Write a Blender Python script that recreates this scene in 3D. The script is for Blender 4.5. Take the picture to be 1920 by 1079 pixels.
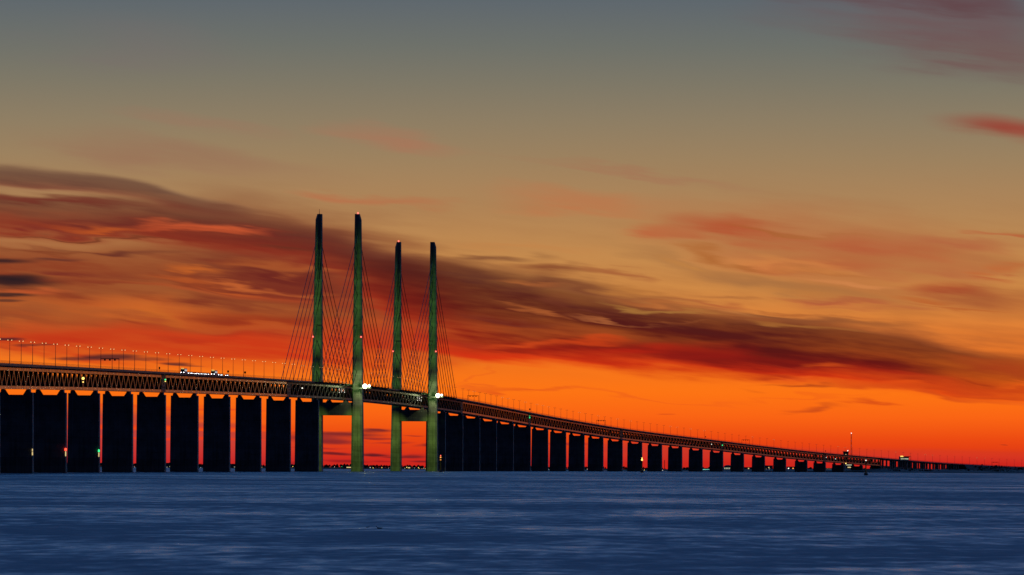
import bpy, math, random
import numpy as np
from mathutils import Vector

for o in list(bpy.data.objects):
    bpy.data.objects.remove(o)
scene = bpy.context.scene
COL = scene.collection
R_ = math.radians

# ------------------------------------------------------------------ camera
F_PX = 9411.5            # focal length in photograph pixels (1920 wide)
EYE = 6.0                # the eye stands on a low sea wall
ROLL = 0.0065
LEVEL = 869.7            # row of the level line
EARTH = 7.4e6            # radius of the earth with refraction

cam_d = bpy.data.cameras.new('camera')
cam_d.sensor_width = 36.0
cam_d.lens = 36.0 * F_PX / 1920.0
cam_d.shift_y = (LEVEL - 539.5) / 1920.0
cam_d.shift_x = ROLL * (LEVEL - 539.5) / 1920.0
cam_d.clip_start = 1.0
cam_d.clip_end = 60000.0
cam = bpy.data.objects.new('camera', cam_d)
COL.objects.link(cam)
cam.location = (0, 0, EYE)
cam.rotation_euler = (R_(90), -ROLL, 0)
scene.camera = cam

# ------------------------------------------------------------------ view
vs = scene.view_settings
vs.view_transform = 'Standard'
vs.look = 'None'
vs.exposure = 0.0
vs.gamma = 1.0
vs.use_curve_mapping = False
scene.cycles.sample_clamp_indirect = 1.0
scene.render.resolution_x = 1024
scene.render.resolution_y = 575


def lin(c):
    o = []
    for v in c[:3]:
        v = v / 255.0
        o.append(v / 12.92 if v <= 0.04045 else ((v + 0.055) / 1.055) ** 2.4)
    return (o[0], o[1], o[2], 1.0)


class NT:
    """small helper around a node tree"""
    def __init__(self, tree):
        self.t = tree
        tree.nodes.clear()

    def n(self, typ, **kw):
        nd = self.t.nodes.new(typ)
        for k, v in kw.items():
            setattr(nd, k, v)
        return nd

    def put(self, sock, v):
        if hasattr(v, 'is_linked') or isinstance(v, bpy.types.NodeSocket):
            self.t.links.new(v, sock)
        else:
            sock.default_value = v

    def math(self, op, a, b=None, c=None, clamp=False):
        nd = self.n('ShaderNodeMath', operation=op, use_clamp=clamp)
        self.put(nd.inputs[0], a)
        if b is not None:
            self.put(nd.inputs[1], b)
        if c is not None:
            self.put(nd.inputs[2], c)
        return nd.outputs[0]

    def rng(self, v, a, b, c=0.0, d=1.0, smooth=True):
        nd = self.n('ShaderNodeMapRange', interpolation_type='SMOOTHSTEP' if smooth else 'LINEAR')
        self.put(nd.inputs['Value'], v)
        nd.inputs['From Min'].default_value = a
        nd.inputs['From Max'].default_value = b
        nd.inputs['To Min'].default_value = c
        nd.inputs['To Max'].default_value = d
        return nd.outputs['Result']

    def mix(self, fac, a, b, blend='MIX'):
        nd = self.n('ShaderNodeMix', data_type='RGBA', blend_type=blend)
        self.put(nd.inputs['Factor'], fac)
        self.put(nd.inputs[6], a)
        self.put(nd.inputs[7], b)
        return nd.outputs[2]

    def comb(self, x, y, z=0.0):
        nd = self.n('ShaderNodeCombineXYZ')
        self.put(nd.inputs[0], x)
        self.put(nd.inputs[1], y)
        self.put(nd.inputs[2], z)
        return nd.outputs[0]

    def noise(self, vec, scale, detail=3.0, rough=0.5, dist=0.0):
        nd = self.n('ShaderNodeTexNoise')
        self.put(nd.inputs['Vector'], vec)
        nd.inputs['Scale'].default_value = scale
        nd.inputs['Detail'].default_value = detail
        nd.inputs['Roughness'].default_value = rough
        nd.inputs['Distortion'].default_value = dist
        return nd.outputs['Fac']

    def ramp(self, fac, stops, interp='LINEAR'):
        nd = self.n('ShaderNodeValToRGB')
        cr = nd.color_ramp
        cr.interpolation = interp
        while len(cr.elements) < len(stops):
            cr.elements.new(0.5)
        for el, (p, c) in zip(cr.elements, sorted(stops, key=lambda q: q[0])):
            el.position = p
            el.color = c
        self.put(nd.inputs[0], fac)
        return nd.outputs[0]

    def curve(self, v, pts):
        nd = self.n('ShaderNodeFloatCurve')
        c = nd.mapping.curves[0]
        while len(c.points) < len(pts):
            c.points.new(0.5, 0.5)
        for p, (x, y) in zip(c.points, pts):
            p.location = (x, y)
        c.points[0].handle_type = 'VECTOR'
        c.points[-1].handle_type = 'VECTOR'
        nd.mapping.extend = 'HORIZONTAL'
        nd.mapping.use_clip = False
        nd.mapping.update()
        self.put(nd.inputs['Value'], v)
        return nd.outputs[0]


# ------------------------------------------------------------------ sky
# The dusk sky is laid out by bearing and elevation: A and E are the bearing
# east/west of the bridge view and the elevation, in steps of 0.10625 rad.
KA = F_PX / 1000.0


def sky_at(x, y):
    """bearing and elevation (sky units) of a place seen in the photograph"""
    return (((x - 960) + ROLL * (y - 539.5)) / 1000.0,
            -((y - LEVEL) - ROLL * (x - 960)) / 1000.0)


def build_sky():
    w = bpy.data.worlds.new('World')
    w.use_nodes = True
    T = NT(w.node_tree)
    tc = T.n('ShaderNodeTexCoord').outputs['Generated']
    nrm = T.n('ShaderNodeVectorMath', operation='NORMALIZE')
    T.put(nrm.inputs[0], tc)
    sep = T.n('ShaderNodeSeparateXYZ')
    T.put(sep.inputs[0], nrm.outputs[0])
    dx, dy, dz = sep.outputs
    A = T.math('MULTIPLY', T.math('ARCTAN2', dx, dy), KA)
    el = T.math('ARCSINE', dz)
    E = T.math('MULTIPLY', el, KA)

    # clear-air gradient by elevation: q squeezes 0..90 degrees into 0..1
    def q_of(e_units):
        e = max(e_units, 0.0) / KA
        return e / (e + 0.12)
    elp = T.math('MAXIMUM', el, 0.0)
    q = T.math('DIVIDE', elp, T.math('ADD', elp, 0.12))
    west = [(866, (204, 38, 28)), (850, (222, 54, 20)), (820, (236, 74, 18)), (780, (250, 100, 20)),
            (735, (253, 116, 20)), (690, (247, 118, 27)), (640, (232, 122, 44)), (590, (218, 130, 58)),
            (540, (208, 138, 70)), (480, (196, 138, 78)), (420, (182, 134, 84)), (360, (170, 132, 90)),
            (300, (157, 130, 95)), (230, (142, 126, 100)), (160, (126, 120, 103)), (90, (110, 113, 106)),
            (0, (94, 103, 110))]
    stops = [(q_of(sky_at(1200, y)[1]), lin(c)) for y, c in west]
    for deg, c in ((8, (86, 112, 138)), (12, (84, 130, 182)), (20, (74, 136, 210)), (35, (60, 122, 208)),  # overhead blue set brighter than real dusk, added to lighten the sea
                   (60, (34, 68, 124)), (90, (19, 36, 70))):
        e = R_(deg)
        stops.append((e / (e + 0.12), lin(c)))
    base = T.ramp(q, stops)
    # the side away from the set sun is already night-blue
    est = T.ramp(q, [(0.0, lin((15, 13, 18))), (0.4, lin((16, 15, 24))), (0.75, lin((14, 16, 30))),
                     (0.93, lin((19, 36, 70)))])
    hl = T.math('SQRT', T.math('ADD', T.math('MULTIPLY', dx, dx), T.math('MULTIPLY', dy, dy)))
    cosaz = T.math('DIVIDE', dy, T.math('MAXIMUM', hl, 1e-4))
    wst = T.rng(cosaz, -0.25, 0.92)
    col = T.mix(wst, est, base)

    # ---- clouds, drawn out sideways by the wind
    V = T.comb(A, E)
    sh = T.math('ADD', E, T.math('MULTIPLY', A, 0.11))          # streaks sink to the right
    w1 = T.noise(T.comb(T.math('MULTIPLY', A, 2.2), T.math('MULTIPLY', E, 7.0), 3.1), 1.0, 3.0)
    w2 = T.noise(T.comb(T.math('MULTIPLY', A, 3.0), T.math('MULTIPLY', E, 9.0), 9.7), 1.0, 2.0)
    st1 = T.noise(T.comb(T.math('MULTIPLY', A, 3.2), T.math('MULTIPLY', sh, 30.0), 1.3), 1.0, 4.0, 0.55)
    st2 = T.noise(T.comb(T.math('MULTIPLY', A, 6.5), T.math('MULTIPLY', sh, 55.0), 5.9), 1.0, 3.0, 0.55)
    big = T.noise(T.comb(T.math('MULTIPLY', A, 1.7), T.math('MULTIPLY', sh, 8.0), 7.7), 1.0, 3.0)
    fib = T.math('ADD', T.math('MULTIPLY', T.math('SUBTRACT', st2, 0.5), 0.030), T.math('MULTIPLY', T.math('SUBTRACT', st1, 0.5), 0.030))
    dE = T.math('ADD', T.math('MULTIPLY', T.math('SUBTRACT', w1, 0.5), 0.10), fib)
    dA = T.math('ADD', T.math('MULTIPLY', T.math('SUBTRACT', w2, 0.5), 0.35), T.math('MULTIPLY', T.math('SUBTRACT', st1, 0.5), 0.22))
    Ew = T.math('ADD', E, dE)
    Aw = T.math('ADD', A, dA)
    VW = T.comb(Aw, Ew)
    VF = T.comb(T.math('ADD', A, T.math('MULTIPLY', T.math('SUBTRACT', st1, 0.5), 0.10)), T.math('ADD', E, T.math('MULTIPLY', fib, 0.35)))
    streak = T.rng(T.math('ADD', T.math('MULTIPLY', st1, 0.65), T.math('MULTIPLY', st2, 0.35)), 0.34, 0.64)
    soft = T.rng(big, 0.30, 0.66)

    def ellf(x, y, rx, ry, colr, s, tilt=0.0, k=0.5, warp=True, edge=0.0):
        a0, e0 = sky_at(x, y)
        ca, sa = abs(math.cos(R_(tilt))), abs(math.sin(R_(tilt)))
        ha, he = (rx * ca + ry * sa) / 1000.0, (rx * sa + ry * ca) / 1000.0
        if warp:
            ha, he = ha + .15, he + .05
        else:
            ha, he = ha + .04, he + .008
        return (lambda c: ell(c, x, y, rx, ry, colr, s, tilt, k, warp, edge), (a0 - ha, a0 + ha, e0 - he, e0 + he))

    def bandf(pts, stops, k=.35, warpk=1.0, ragged=.5):
        es = [(sky_at(x, y)[0], sky_at(x, y)[1], h / 1000.0 * 1.7 + .06 * warpk) for x, y, h, s in pts if s > 0]
        def span(b):
            # does the band cross this zone?
            for i in range(41):
                aa = b[0] + (b[1] - b[0]) * i / 40.0
                if aa < es[0][0] - .2 or aa > es[-1][0] + .2:
                    continue
                ee = float(np.interp(aa, [q[0] for q in es], [q[1] for q in es]))
                hh = float(np.interp(aa, [q[0] for q in es], [q[2] for q in es]))
                if ee + hh > b[2] and ee - hh < b[3]:
                    return True
            return False
        return (lambda c: band(c, pts, stops, k, warpk, ragged), span)

    def new_group(name, ins):
        gt = bpy.data.node_groups.new(name, 'ShaderNodeTree')
        G = NT(gt)
        for nm, ty in ins:
            gt.interface.new_socket(nm, in_out='INPUT', socket_type=ty)
        gt.interface.new_socket('Color', in_out='OUTPUT', socket_type='NodeSocketColor')
        gi = G.n('NodeGroupInput')
        go = G.n('NodeGroupOutput')
        return gt, G, gi.outputs, go.inputs[0]

    def chained(G, c, vec):
        # each cloud waits for the one before it, which keeps the shader's memory small
        nd = G.n('ShaderNodeVectorMath', operation='MULTIPLY_ADD')
        G.put(nd.inputs[0], c)
        nd.inputs[1].default_value = (1e-9, 1e-9, 1e-9)
        G.put(nd.inputs[2], vec)
        return nd.outputs[0]

    eg, G, gi, go = new_group('wisp', [('Below', 'NodeSocketColor'), ('Vector', 'NodeSocketVector'), ('Streak', 'NodeSocketFloat'),
                                       ('Loc', 'NodeSocketVector'), ('Rot', 'NodeSocketVector'), ('Scale', 'NodeSocketVector'),
                                       ('Tint', 'NodeSocketColor'), ('Strength', 'NodeSocketFloat'), ('K', 'NodeSocketFloat'),
                                       ('Edge', 'NodeSocketFloat')])
    mp = G.n('ShaderNodeMapping', vector_type='TEXTURE')
    G.put(mp.inputs['Vector'], chained(G, gi['Below'], gi['Vector']))
    G.put(mp.inputs['Location'], gi['Loc'])
    G.put(mp.inputs['Rotation'], gi['Rot'])
    G.put(mp.inputs['Scale'], gi['Scale'])
    ln = G.n('ShaderNodeVectorMath', operation='LENGTH')
    G.put(ln.inputs[0], mp.outputs[0])
    mr = G.n('ShaderNodeMapRange', interpolation_type='SMOOTHSTEP')
    G.put(mr.inputs['Value'], ln.outputs['Value'])
    G.put(mr.inputs['From Min'], gi['Edge'])
    mr.inputs['From Max'].default_value = 1.0
    G.put(mr.inputs['To Min'], gi['Strength'])
    mr.inputs['To Max'].default_value = 0.0
    kk = G.math('SUBTRACT', 1.0, G.math('MULTIPLY', gi['K'], G.math('SUBTRACT', 1.0, gi['Streak'])))
    G.put(go, G.mix(G.math('MULTIPLY', mr.outputs['Result'], kk), gi['Below'], gi['Tint']))

    def ell(c, x, y, rx, ry, colr, s, tilt=0.0, k=0.5, warp=True, edge=0.0):
        a0, e0 = sky_at(x, y)
        gn = T.n('ShaderNodeGroup')
        gn.node_tree = eg
        T.put(gn.inputs['Below'], c)
        T.put(gn.inputs['Vector'], VW if warp else VF)
        T.put(gn.inputs['Streak'], streak)
        gn.inputs['Loc'].default_value = (a0, e0, 0)
        gn.inputs['Rot'].default_value = (0, 0, -R_(tilt))
        gn.inputs['Scale'].default_value = (rx / 1000.0, ry / 1000.0, 1)
        gn.inputs['Tint'].default_value = lin(colr)
        gn.inputs['Strength'].default_value = s
        gn.inputs['K'].default_value = k
        gn.inputs['Edge'].default_value = edge
        return gn.outputs[0]

    bands = {}

    def band(c, pts, ramp_stops, k=0.35, warpk=1.0, ragged=0.5):
        """a long cloud: pts = (x, y, half width, strength)"""
        key = str(pts)
        if key not in bands:
            bt, G, gi, go = new_group('bank', [('Below', 'NodeSocketColor'), ('Vector', 'NodeSocketVector'), ('Streak', 'NodeSocketFloat'),
                                               ('Fine', 'NodeSocketFloat'), ('Lift', 'NodeSocketFloat')])
            sv = G.n('ShaderNodeSeparateXYZ')
            G.put(sv.inputs[0], chained(G, gi['Below'], gi['Vector']))
            ax = G.math('DIVIDE', G.math('ADD', sv.outputs[0], 1.5), 3.0)
            def fx(x, y): return (sky_at(x, y)[0] + 1.5) / 3.0
            ec = G.curve(ax, [(fx(x, y), sky_at(x, y)[1]) for x, y, h, s in pts])
            hw = G.curve(ax, [(fx(x, y), h / 100.0) for x, y, h, s in pts])
            sg = G.curve(ax, [(fx(x, y), s) for x, y, h, s in pts])
            ee = G.math('ADD', sv.outputs[1], G.math('MULTIPLY', gi['Lift'], warpk))
            t = G.math('DIVIDE', G.math('SUBTRACT', ee, ec), G.math('MAXIMUM', G.math('MULTIPLY', hw, 0.1), 0.003))
            t2 = G.math('ADD', t, G.math('MULTIPLY', G.math('SUBTRACT', gi['Fine'], 0.5), ragged))
            m = G.rng(G.math('ABSOLUTE', t2), 0.45, 1.15, 1.0, 0.0)
            m = G.math('MULTIPLY', m, G.math('MULTIPLY_ADD', gi['Streak'], k, 1.0 - k))
            m = G.math('MULTIPLY', m, sg, clamp=True)
            cr = G.ramp(G.math('MULTIPLY_ADD', t2, 0.5, 0.5, clamp=True), ramp_stops)
            G.put(go, G.mix(m, gi['Below'], cr))
            bands[key] = bt
        gn = T.n('ShaderNodeGroup')
        gn.node_tree = bands[key]
        T.put(gn.inputs['Below'], c)
        T.put(gn.inputs['Vector'], V)
        T.put(gn.inputs['Streak'], streak)
        T.put(gn.inputs['Fine'], st1)
        T.put(gn.inputs['Lift'], dE)
        return gn.outputs[0]

    feats = []
    # faint high veils
    for x, y, rx, ry, cc, s, tl in (
            (720, 262, 230, 34, (176, 112, 86), .55, 7), (350, 232, 200, 22, (160, 112, 92), .35, 4),
            (330, 300, 380, 46, (150, 100, 82), .45, 6), (1180, 335, 330, 12, (165, 112, 84), .55, 8),
            (1050, 385, 260, 30, (196, 108, 66), .55, 5), (700, 372, 130, 14, (190, 95, 62), .5, 5),
            (250, 90, 330, 70, (124, 106, 108), .30, 4)):
        feats.append(ellf(x, y, rx, ry, cc, s, tl, .3))
    # purple wisps high on the right
    feats.append(ellf(1800, 60, 480, 110, (112, 80, 82), .85, 9, .35))
    feats.append(ellf(1720, 8, 360, 26, (98, 66, 70), .9, 3, .3))
    feats.append(ellf(1860, 110, 260, 46, (116, 82, 80), .55, 8, .3))
    feats.append(ellf(1890, 242, 190, 27, (148, 62, 50), .9, 5, .2, False))
    feats.append(ellf(1950, 258, 170, 30, (158, 74, 58), .6, 12, .2, False))
    # rose wisps right of the middle
    for x, y, rx, ry, cc, s, tl in (
            (1400, 434, 200, 34, (176, 66, 40), 1.0, 4), (1240, 440, 120, 22, (190, 92, 56), .7, 2),
            (1560, 462, 520, 90, (182, 98, 58), .75, 5), (1620, 462, 170, 22, (178, 82, 52), .7, 5),
            (1720, 450, 180, 18, (176, 88, 58), .7, 4), (1560, 486, 140, 22, (180, 84, 50), .75, -3),
            (1800, 500, 220, 26, (176, 92, 58), .6, 5), (1850, 540, 130, 22, (172, 62, 38), .9, 4),
            (1700, 540, 260, 40, (170, 98, 58), .6, 6), (1450, 520, 420, 20, (150, 100, 62), .7, 9),
            (1920, 560, 170, 46, (150, 70, 44), .75, 5), (1000, 470, 210, 12, (198, 128, 70), .4, 6)):
        feats.append(ellf(x, y, rx, ry, cc, s, tl, .45))
    # broad rusty veil on the left
    feats.append(ellf(180, 540, 820, 150, (136, 54, 32), .97, 4, .25, True, .25))
    feats.append(ellf(600, 512, 380, 160, (116, 42, 32), .95, 14, .25, True, .2))
    feats.append(ellf(420, 465, 420, 60, (120, 46, 34), .8, 8, .35))
    feats.append(ellf(700, 600, 300, 60, (176, 66, 32), .6, 6, .5))
    feats.append(ellf(90, 452, 260, 24, (176, 116, 70), .8, 3, .25))
    feats.append(ellf(250, 588, 330, 22, (216, 106, 42), .8, 2, .4))
    feats.append(ellf(330, 552, 260, 12, (186, 84, 42), .7, 4, .5))
    feats.append(ellf(520, 560, 160, 14, (176, 74, 38), .6, 4, .5))
    feats.append(ellf(430, 606, 240, 16, (204, 88, 34), .7, 3, .4))
    feats.append(ellf(395, 571, 110, 15, (122, 46, 32), .85, 2, .2))
    feats.append(ellf(480, 602, 140, 16, (140, 40, 24), .75, 4, .3))
    feats.append(ellf(220, 526, 160, 14, (130, 56, 36), .6, 2, .4))
    feats.append(ellf(230, 484, 130, 10, (96, 42, 36), .9, 0, .2))
    # dark upper streak on the left
    feats.append(bandf([(-500, 300, 22, .0), (-250, 315, 22, .5), (0, 334, 24, .85), (150, 346, 22, .92), (260, 362, 22, .95), (360, 390, 18, .9),
                 (460, 404, 13, .5), (580, 410, 9, .0), (1100, 420, 8, .0)],
             [(0, lin((150, 82, 58))), (.4, lin((98, 54, 46))), (.7, lin((98, 62, 52))), (1, lin((140, 104, 78)))], .2, .4))
    # the long main bank: rusty on the left, dark maroon on the right
    feats.append(bandf([(-500, 360, 50, .0), (-250, 380, 50, .5), (0, 400, 42, .9), (200, 412, 44, .92), (380, 436, 48, .9), (560, 462, 56, .9),
                 (700, 500, 60, .8), (820, 530, 50, .3), (900, 545, 40, .0), (2390, 770, 30, .0)],
             [(0.0, lin((170, 70, 40))), (.2, lin((140, 46, 30))), (.45, lin((112, 40, 31))),
              (.70, lin((98, 44, 36))), (.88, lin((120, 66, 46))), (1, lin((160, 104, 66)))], .25, .8, .7))
    feats.append(bandf([(-460, 300, 30, .0), (640, 590, 22, .0), (800, 640, 26, .7), (950, 660, 28, .95), (1150, 668, 28, .95), (1350, 680, 28, 1.0),
                 (1550, 700, 28, .95), (1720, 724, 26, .8), (1900, 742, 22, .5), (2390, 770, 20, .0)],
             [(0.0, lin((236, 84, 20))), (.3, lin((214, 42, 16))), (.7, lin((176, 32, 18))), (1, lin((130, 26, 20)))], .25, .5, .8))
    feats.append(bandf([(-460, 300, 30, .0), (560, 470, 40, .0), (700, 520, 60, .75), (850, 562, 92, 1.0), (1000, 594, 84, 1.0), (1150, 618, 76, 1.0), (1320, 638, 72, 1.0),
                 (1480, 652, 70, 1.0), (1640, 668, 62, 1.0), (1780, 684, 52, .85), (1920, 698, 46, .65), (2150, 730, 50, .4), (2390, 770, 50, .0)],
             [(0.0, lin((200, 44, 18))), (.12, lin((168, 34, 18))), (.28, lin((122, 24, 19))), (.50, lin((90, 22, 20))),
              (.72, lin((82, 28, 25))), (.90, lin((110, 54, 40))), (1, lin((160, 98, 56)))], .26, .5, .9))
    feats.append(ellf(120, 428, 330, 30, (134, 44, 30), .8, 4, .2))
    feats.append(ellf(130, 382, 300, 14, (112, 40, 34), .8, 5, .2))
    # knots above and below the bank
    for x, y, rx, ry, cc, s, tl in (
            (950, 492, 130, 13, (112, 62, 44), .8, 5), (870, 528, 90, 22, (92, 44, 36), .8, 10),
            (1060, 520, 130, 16, (112, 42, 32), .9, 2), (1170, 523, 90, 9, (150, 68, 44), .7, 2),
            (1110, 550, 170, 22, (116, 62, 42), .65, 5), (990, 545, 110, 22, (100, 46, 36), .7, -8),
            (1250, 556, 120, 10, (150, 88, 50), .7, 3), (1440, 592, 150, 10, (92, 52, 40), .7, 3),
            (1400, 552, 130, 6, (160, 94, 52), .6, 2), (1570, 606, 190, 12, (120, 66, 42), .6, 4),
            (1020, 640, 160, 10, (222, 78, 28), .65, 4), (1010, 652, 70, 16, (140, 34, 20), .7, 16),
            (900, 632, 110, 16, (160, 52, 30), .6, 3), (900, 660, 200, 16, (214, 44, 18), .75, 4),
            (1230, 664, 140, 14, (190, 36, 18), .7, -3), (1370, 668, 130, 16, (150, 28, 20), .6, -4),
            (1140, 645, 110, 9, (226, 74, 24), .6, 4),
            (1880, 690, 150, 26, (168, 52, 26), .6, 6), (1700, 716, 130, 18, (176, 44, 20), .6, 10),
            (1850, 738, 190, 16, (196, 62, 22), .7, 5), (1640, 736, 170, 13, (206, 72, 22), .6, 5),
            (1780, 752, 220, 9, (198, 66, 24), .6, 5), (1500, 722, 220, 9, (228, 88, 24), .6, 3),
            (1020, 730, 130, 6, (222, 82, 24), .8, 1), (930, 722, 60, 5, (228, 92, 28), .7, 7),
            (910, 700, 60, 6, (232, 96, 28), .5, -28), (1180, 738, 220, 4, (232, 90, 26), .6, 3),
            (1480, 748, 240, 4, (232, 88, 24), .5, 2)):
        feats.append(ellf(x, y, rx, ry, cc, s, tl, .3))
    # countless thin wisps combed out by the wind
    rw = random.Random(17)
    for k in range(26):
        x, y = rw.uniform(-60, 600), rw.uniform(400, 640)
        dark = rw.random() < .55
        cc = (rw.randint(84, 118), rw.randint(32, 46), rw.randint(26, 36)) if dark else (rw.randint(196, 226), rw.randint(86, 116), rw.randint(36, 52))
        feats.append(ellf(x, y, rw.uniform(70, 170), rw.uniform(4, 11), cc, rw.uniform(.45, .8), rw.uniform(2, 8), .4))
    for k in range(22):
        x, y = rw.uniform(1260, 1960), rw.uniform(432, 590)
        cc = (rw.randint(160, 190), rw.randint(64, 96), rw.randint(38, 56)) if rw.random() < .6 else (rw.randint(206, 220), rw.randint(134, 146), rw.randint(66, 78))
        feats.append(ellf(x, y, rw.uniform(60, 170), rw.uniform(4, 12), cc, rw.uniform(.4, .75), rw.uniform(1, 8), .4))
    for k in range(16):
        x, y = rw.uniform(900, 1560), rw.uniform(540, 615)
        cc = (rw.randint(92, 130), rw.randint(44, 64), rw.randint(32, 44)) if rw.random() < .6 else (rw.randint(186, 212), rw.randint(112, 134), rw.randint(54, 66))
        feats.append(ellf(x, y + (x - 1200) * .05, rw.uniform(60, 150), rw.uniform(4, 10), cc, rw.uniform(.4, .75), rw.uniform(2, 8), .4))
    for k in range(20):
        x, y = rw.uniform(1420, 1960), rw.uniform(690, 768)
        cc = (rw.randint(150, 196), rw.randint(38, 62), rw.randint(18, 26)) if rw.random() < .7 else (rw.randint(238, 250), rw.randint(96, 110), rw.randint(24, 34))
        feats.append(ellf(x, y, rw.uniform(50, 150), rw.uniform(3, 9), cc, rw.uniform(.4, .75), rw.uniform(1, 8), .4))
    # red floor of the veil on the left, down to the deck
    feats.append(ellf(330, 648, 620, 50, (204, 46, 20), .92, 3, .3, True, .3))
    feats.append(ellf(700, 640, 300, 44, (190, 44, 22), .85, 4, .3))
    feats.append(ellf(60, 628, 260, 22, (186, 44, 22), .7, 3, .4))
    feats.append(ellf(420, 690, 420, 26, (240, 104, 28), .5, 3, .3))
    # slate lens clouds close to the sea air
    for x, y, rx, ry, cc, s in (
            (20, 530, 130, 17, (42, 28, 32), 1.), (40, 522, 70, 10, (40, 28, 32), .8), (-20, 490, 130, 7, (60, 34, 34), 1.),
            (110, 489, 60, 4, (90, 46, 40), .7), (20, 555, 62, 6, (58, 36, 34), .95), (5, 566, 50, 4, (80, 46, 38), .8),
            (10, 637, 46, 5, (72, 34, 38), .95), (55, 650, 46, 3.5, (104, 42, 36), .8), (90, 648, 30, 3, (110, 46, 36), .7),
            (205, 671, 66, 7, (66, 34, 38), .95), (150, 673, 60, 4, (96, 44, 38), .8), (262, 676, 60, 4, (110, 50, 38), .7),
            (318, 684, 42, 4.5, (74, 38, 38), .9), (348, 687, 40, 2.5, (110, 52, 38), .7),
            (1873, 835, 12, 1.6, (150, 48, 26), .8), (1252, 777, 22, 2, (220, 82, 24), .8)):
        feats.append(ellf(x, y, rx, ry, cc, s, 1.0, .12, False, .25))
    # the mauve bank low over the sea on the left and its slits
    feats.append(bandf([(-460, 812, 62, .0), (-250, 812, 62, .8), (0, 812, 62, .8), (250, 818, 58, .75), (420, 826, 50, .6), (540, 842, 36, .3),
                 (640, 850, 28, .08), (820, 856, 24, .05), (1000, 858, 20, .15), (1200, 852, 18, .2), (1600, 856, 16, .2), (2390, 858, 14, .0)],
             [(0, lin((196, 44, 50))), (.5, lin((178, 62, 68))), (.8, lin((150, 54, 60))), (1, lin((176, 60, 50)))], .2, .15, .25))
    for x, y, rx, ry, cc, s in (
            (120, 760, 420, 5, (236, 80, 26), .9), (250, 802, 420, 6, (240, 66, 24), .95), (420, 806, 300, 5, (246, 80, 24), .9),
            (330, 822, 300, 4, (238, 60, 26), .9), (480, 790, 200, 8, (248, 96, 24), .8), (380, 768, 200, 3, (232, 76, 30), .8),
            (150, 782, 260, 3, (220, 62, 40), .7),
            (632, 815, 120, 8, (112, 34, 40), .95), (590, 822, 90, 9, (126, 38, 44), .8), (704, 808, 52, 6, (100, 30, 38), .95), (625, 829, 70, 7, (118, 34, 42), .85),
            (692, 823, 60, 4, (140, 38, 38), .85), (726, 831, 44, 3, (150, 40, 38), .7), (600, 840, 80, 3, (170, 36, 34), .7), (628, 851, 70, 6, (96, 26, 34), .95),
            (708, 852, 52, 5, (90, 26, 34), .95), (748, 857, 40, 3, (120, 30, 34), .8), (778, 855, 34, 5, (112, 32, 36), .85), (796, 836, 36, 4.5, (118, 34, 36), .9),
            (772, 818, 30, 2.5, (150, 44, 34), .7), (790, 866, 36, 3.5, (108, 26, 34), .85), (640, 866, 60, 4, (140, 22, 30), .85), (545, 868, 60, 4, (150, 28, 36), .7),
            (715, 866, 40, 2.5, (150, 26, 30), .7),
            (1060, 833, 80, 3.5, (160, 44, 42), .7), (1180, 838, 120, 16, (186, 48, 48), .45), (1280, 850, 90, 12, (180, 44, 46), .4),
            (930, 835, 60, 3, (160, 46, 42), .6), (1040, 868, 90, 4, (190, 30, 40), .6)):
        feats.append(ellf(x, y, rx, ry, cc, s, 0.5, .15, False, .2))

    def shade(c, bounds):
        nonlocal T, V, VW, VF, streak, st1, dE
        hits = []
        for fn, bb in feats:
            if callable(bb):
                hit = bb(bounds)
            else:
                hit = bb[0] < bounds[1] and bb[1] > bounds[0] and bb[2] < bounds[3] and bb[3] > bounds[2]
            if hit:
                hits.append(fn)
        # the clouds of one tile live in a group of their own
        outer = (T, V, VW, VF, streak, st1, dE)
        gt, G, gi, go = new_group('sky_tile', [('Below', 'NodeSocketColor'), ('V', 'NodeSocketVector'), ('VW', 'NodeSocketVector'), ('VF', 'NodeSocketVector'),
                                               ('Streak', 'NodeSocketFloat'), ('Fine', 'NodeSocketFloat'), ('Lift', 'NodeSocketFloat')])
        T, V, VW, VF, streak, st1, dE = G, gi['V'], gi['VW'], gi['VF'], gi['Streak'], gi['Fine'], gi['Lift']
        cc = gi['Below']
        for fn in hits:
            cc = fn(cc)
        G.put(go, cc)
        T, V, VW, VF, streak, st1, dE = outer
        gn = T.n('ShaderNodeGroup')
        gn.node_tree = gt
        for k, v in zip(('Below', 'V', 'VW', 'VF', 'Streak', 'Fine', 'Lift'), (c, V, VW, VF, streak, st1, dE)):
            T.put(gn.inputs[k], v)
        return backdrop(gn.outputs[0])

    def backdrop(c):
        bg = T.n('ShaderNodeBackground')
        T.put(bg.inputs['Color'], c)
        bg.inputs['Strength'].default_value = 1.0
        return bg.outputs[0]

    def switch(fac, a, b):
        mx = T.n('ShaderNodeMixShader')
        T.put(mx.inputs[0], fac)
        T.put(mx.inputs[1], a)
        T.put(mx.inputs[2], b)
        return mx.outputs[0]

    # faint general streaking of the low western sky
    g = T.math('MULTIPLY', T.rng(E, 0.62, 0.30), T.math('MULTIPLY', wst, soft))
    g = T.math('MULTIPLY', g, T.rng(E, 0.14, 0.24))
    g = T.math('MULTIPLY', g, T.math('MULTIPLY', T.math('SUBTRACT', 1.0, streak), 0.30))
    col = T.mix(g, col, lin((120, 54, 38)))

    # the sky is shaded tile by tile, each tile holding only the clouds that reach into it
    ea = [-0.2, .11, .155, .20, .27, .33, .40, .47, .60, 1.5]
    aa = [-2.8, -.62, -.30, .05, .45, .80, 2.8]

    def tiles_a(lo, hi, e0, e1):
        if hi - lo == 1:
            return shade(col, (aa[lo], aa[hi], e0, e1))
        mid = (lo + hi) // 2
        return switch(T.math('GREATER_THAN', A, aa[mid]), tiles_a(lo, mid, e0, e1), tiles_a(mid, hi, e0, e1))

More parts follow.
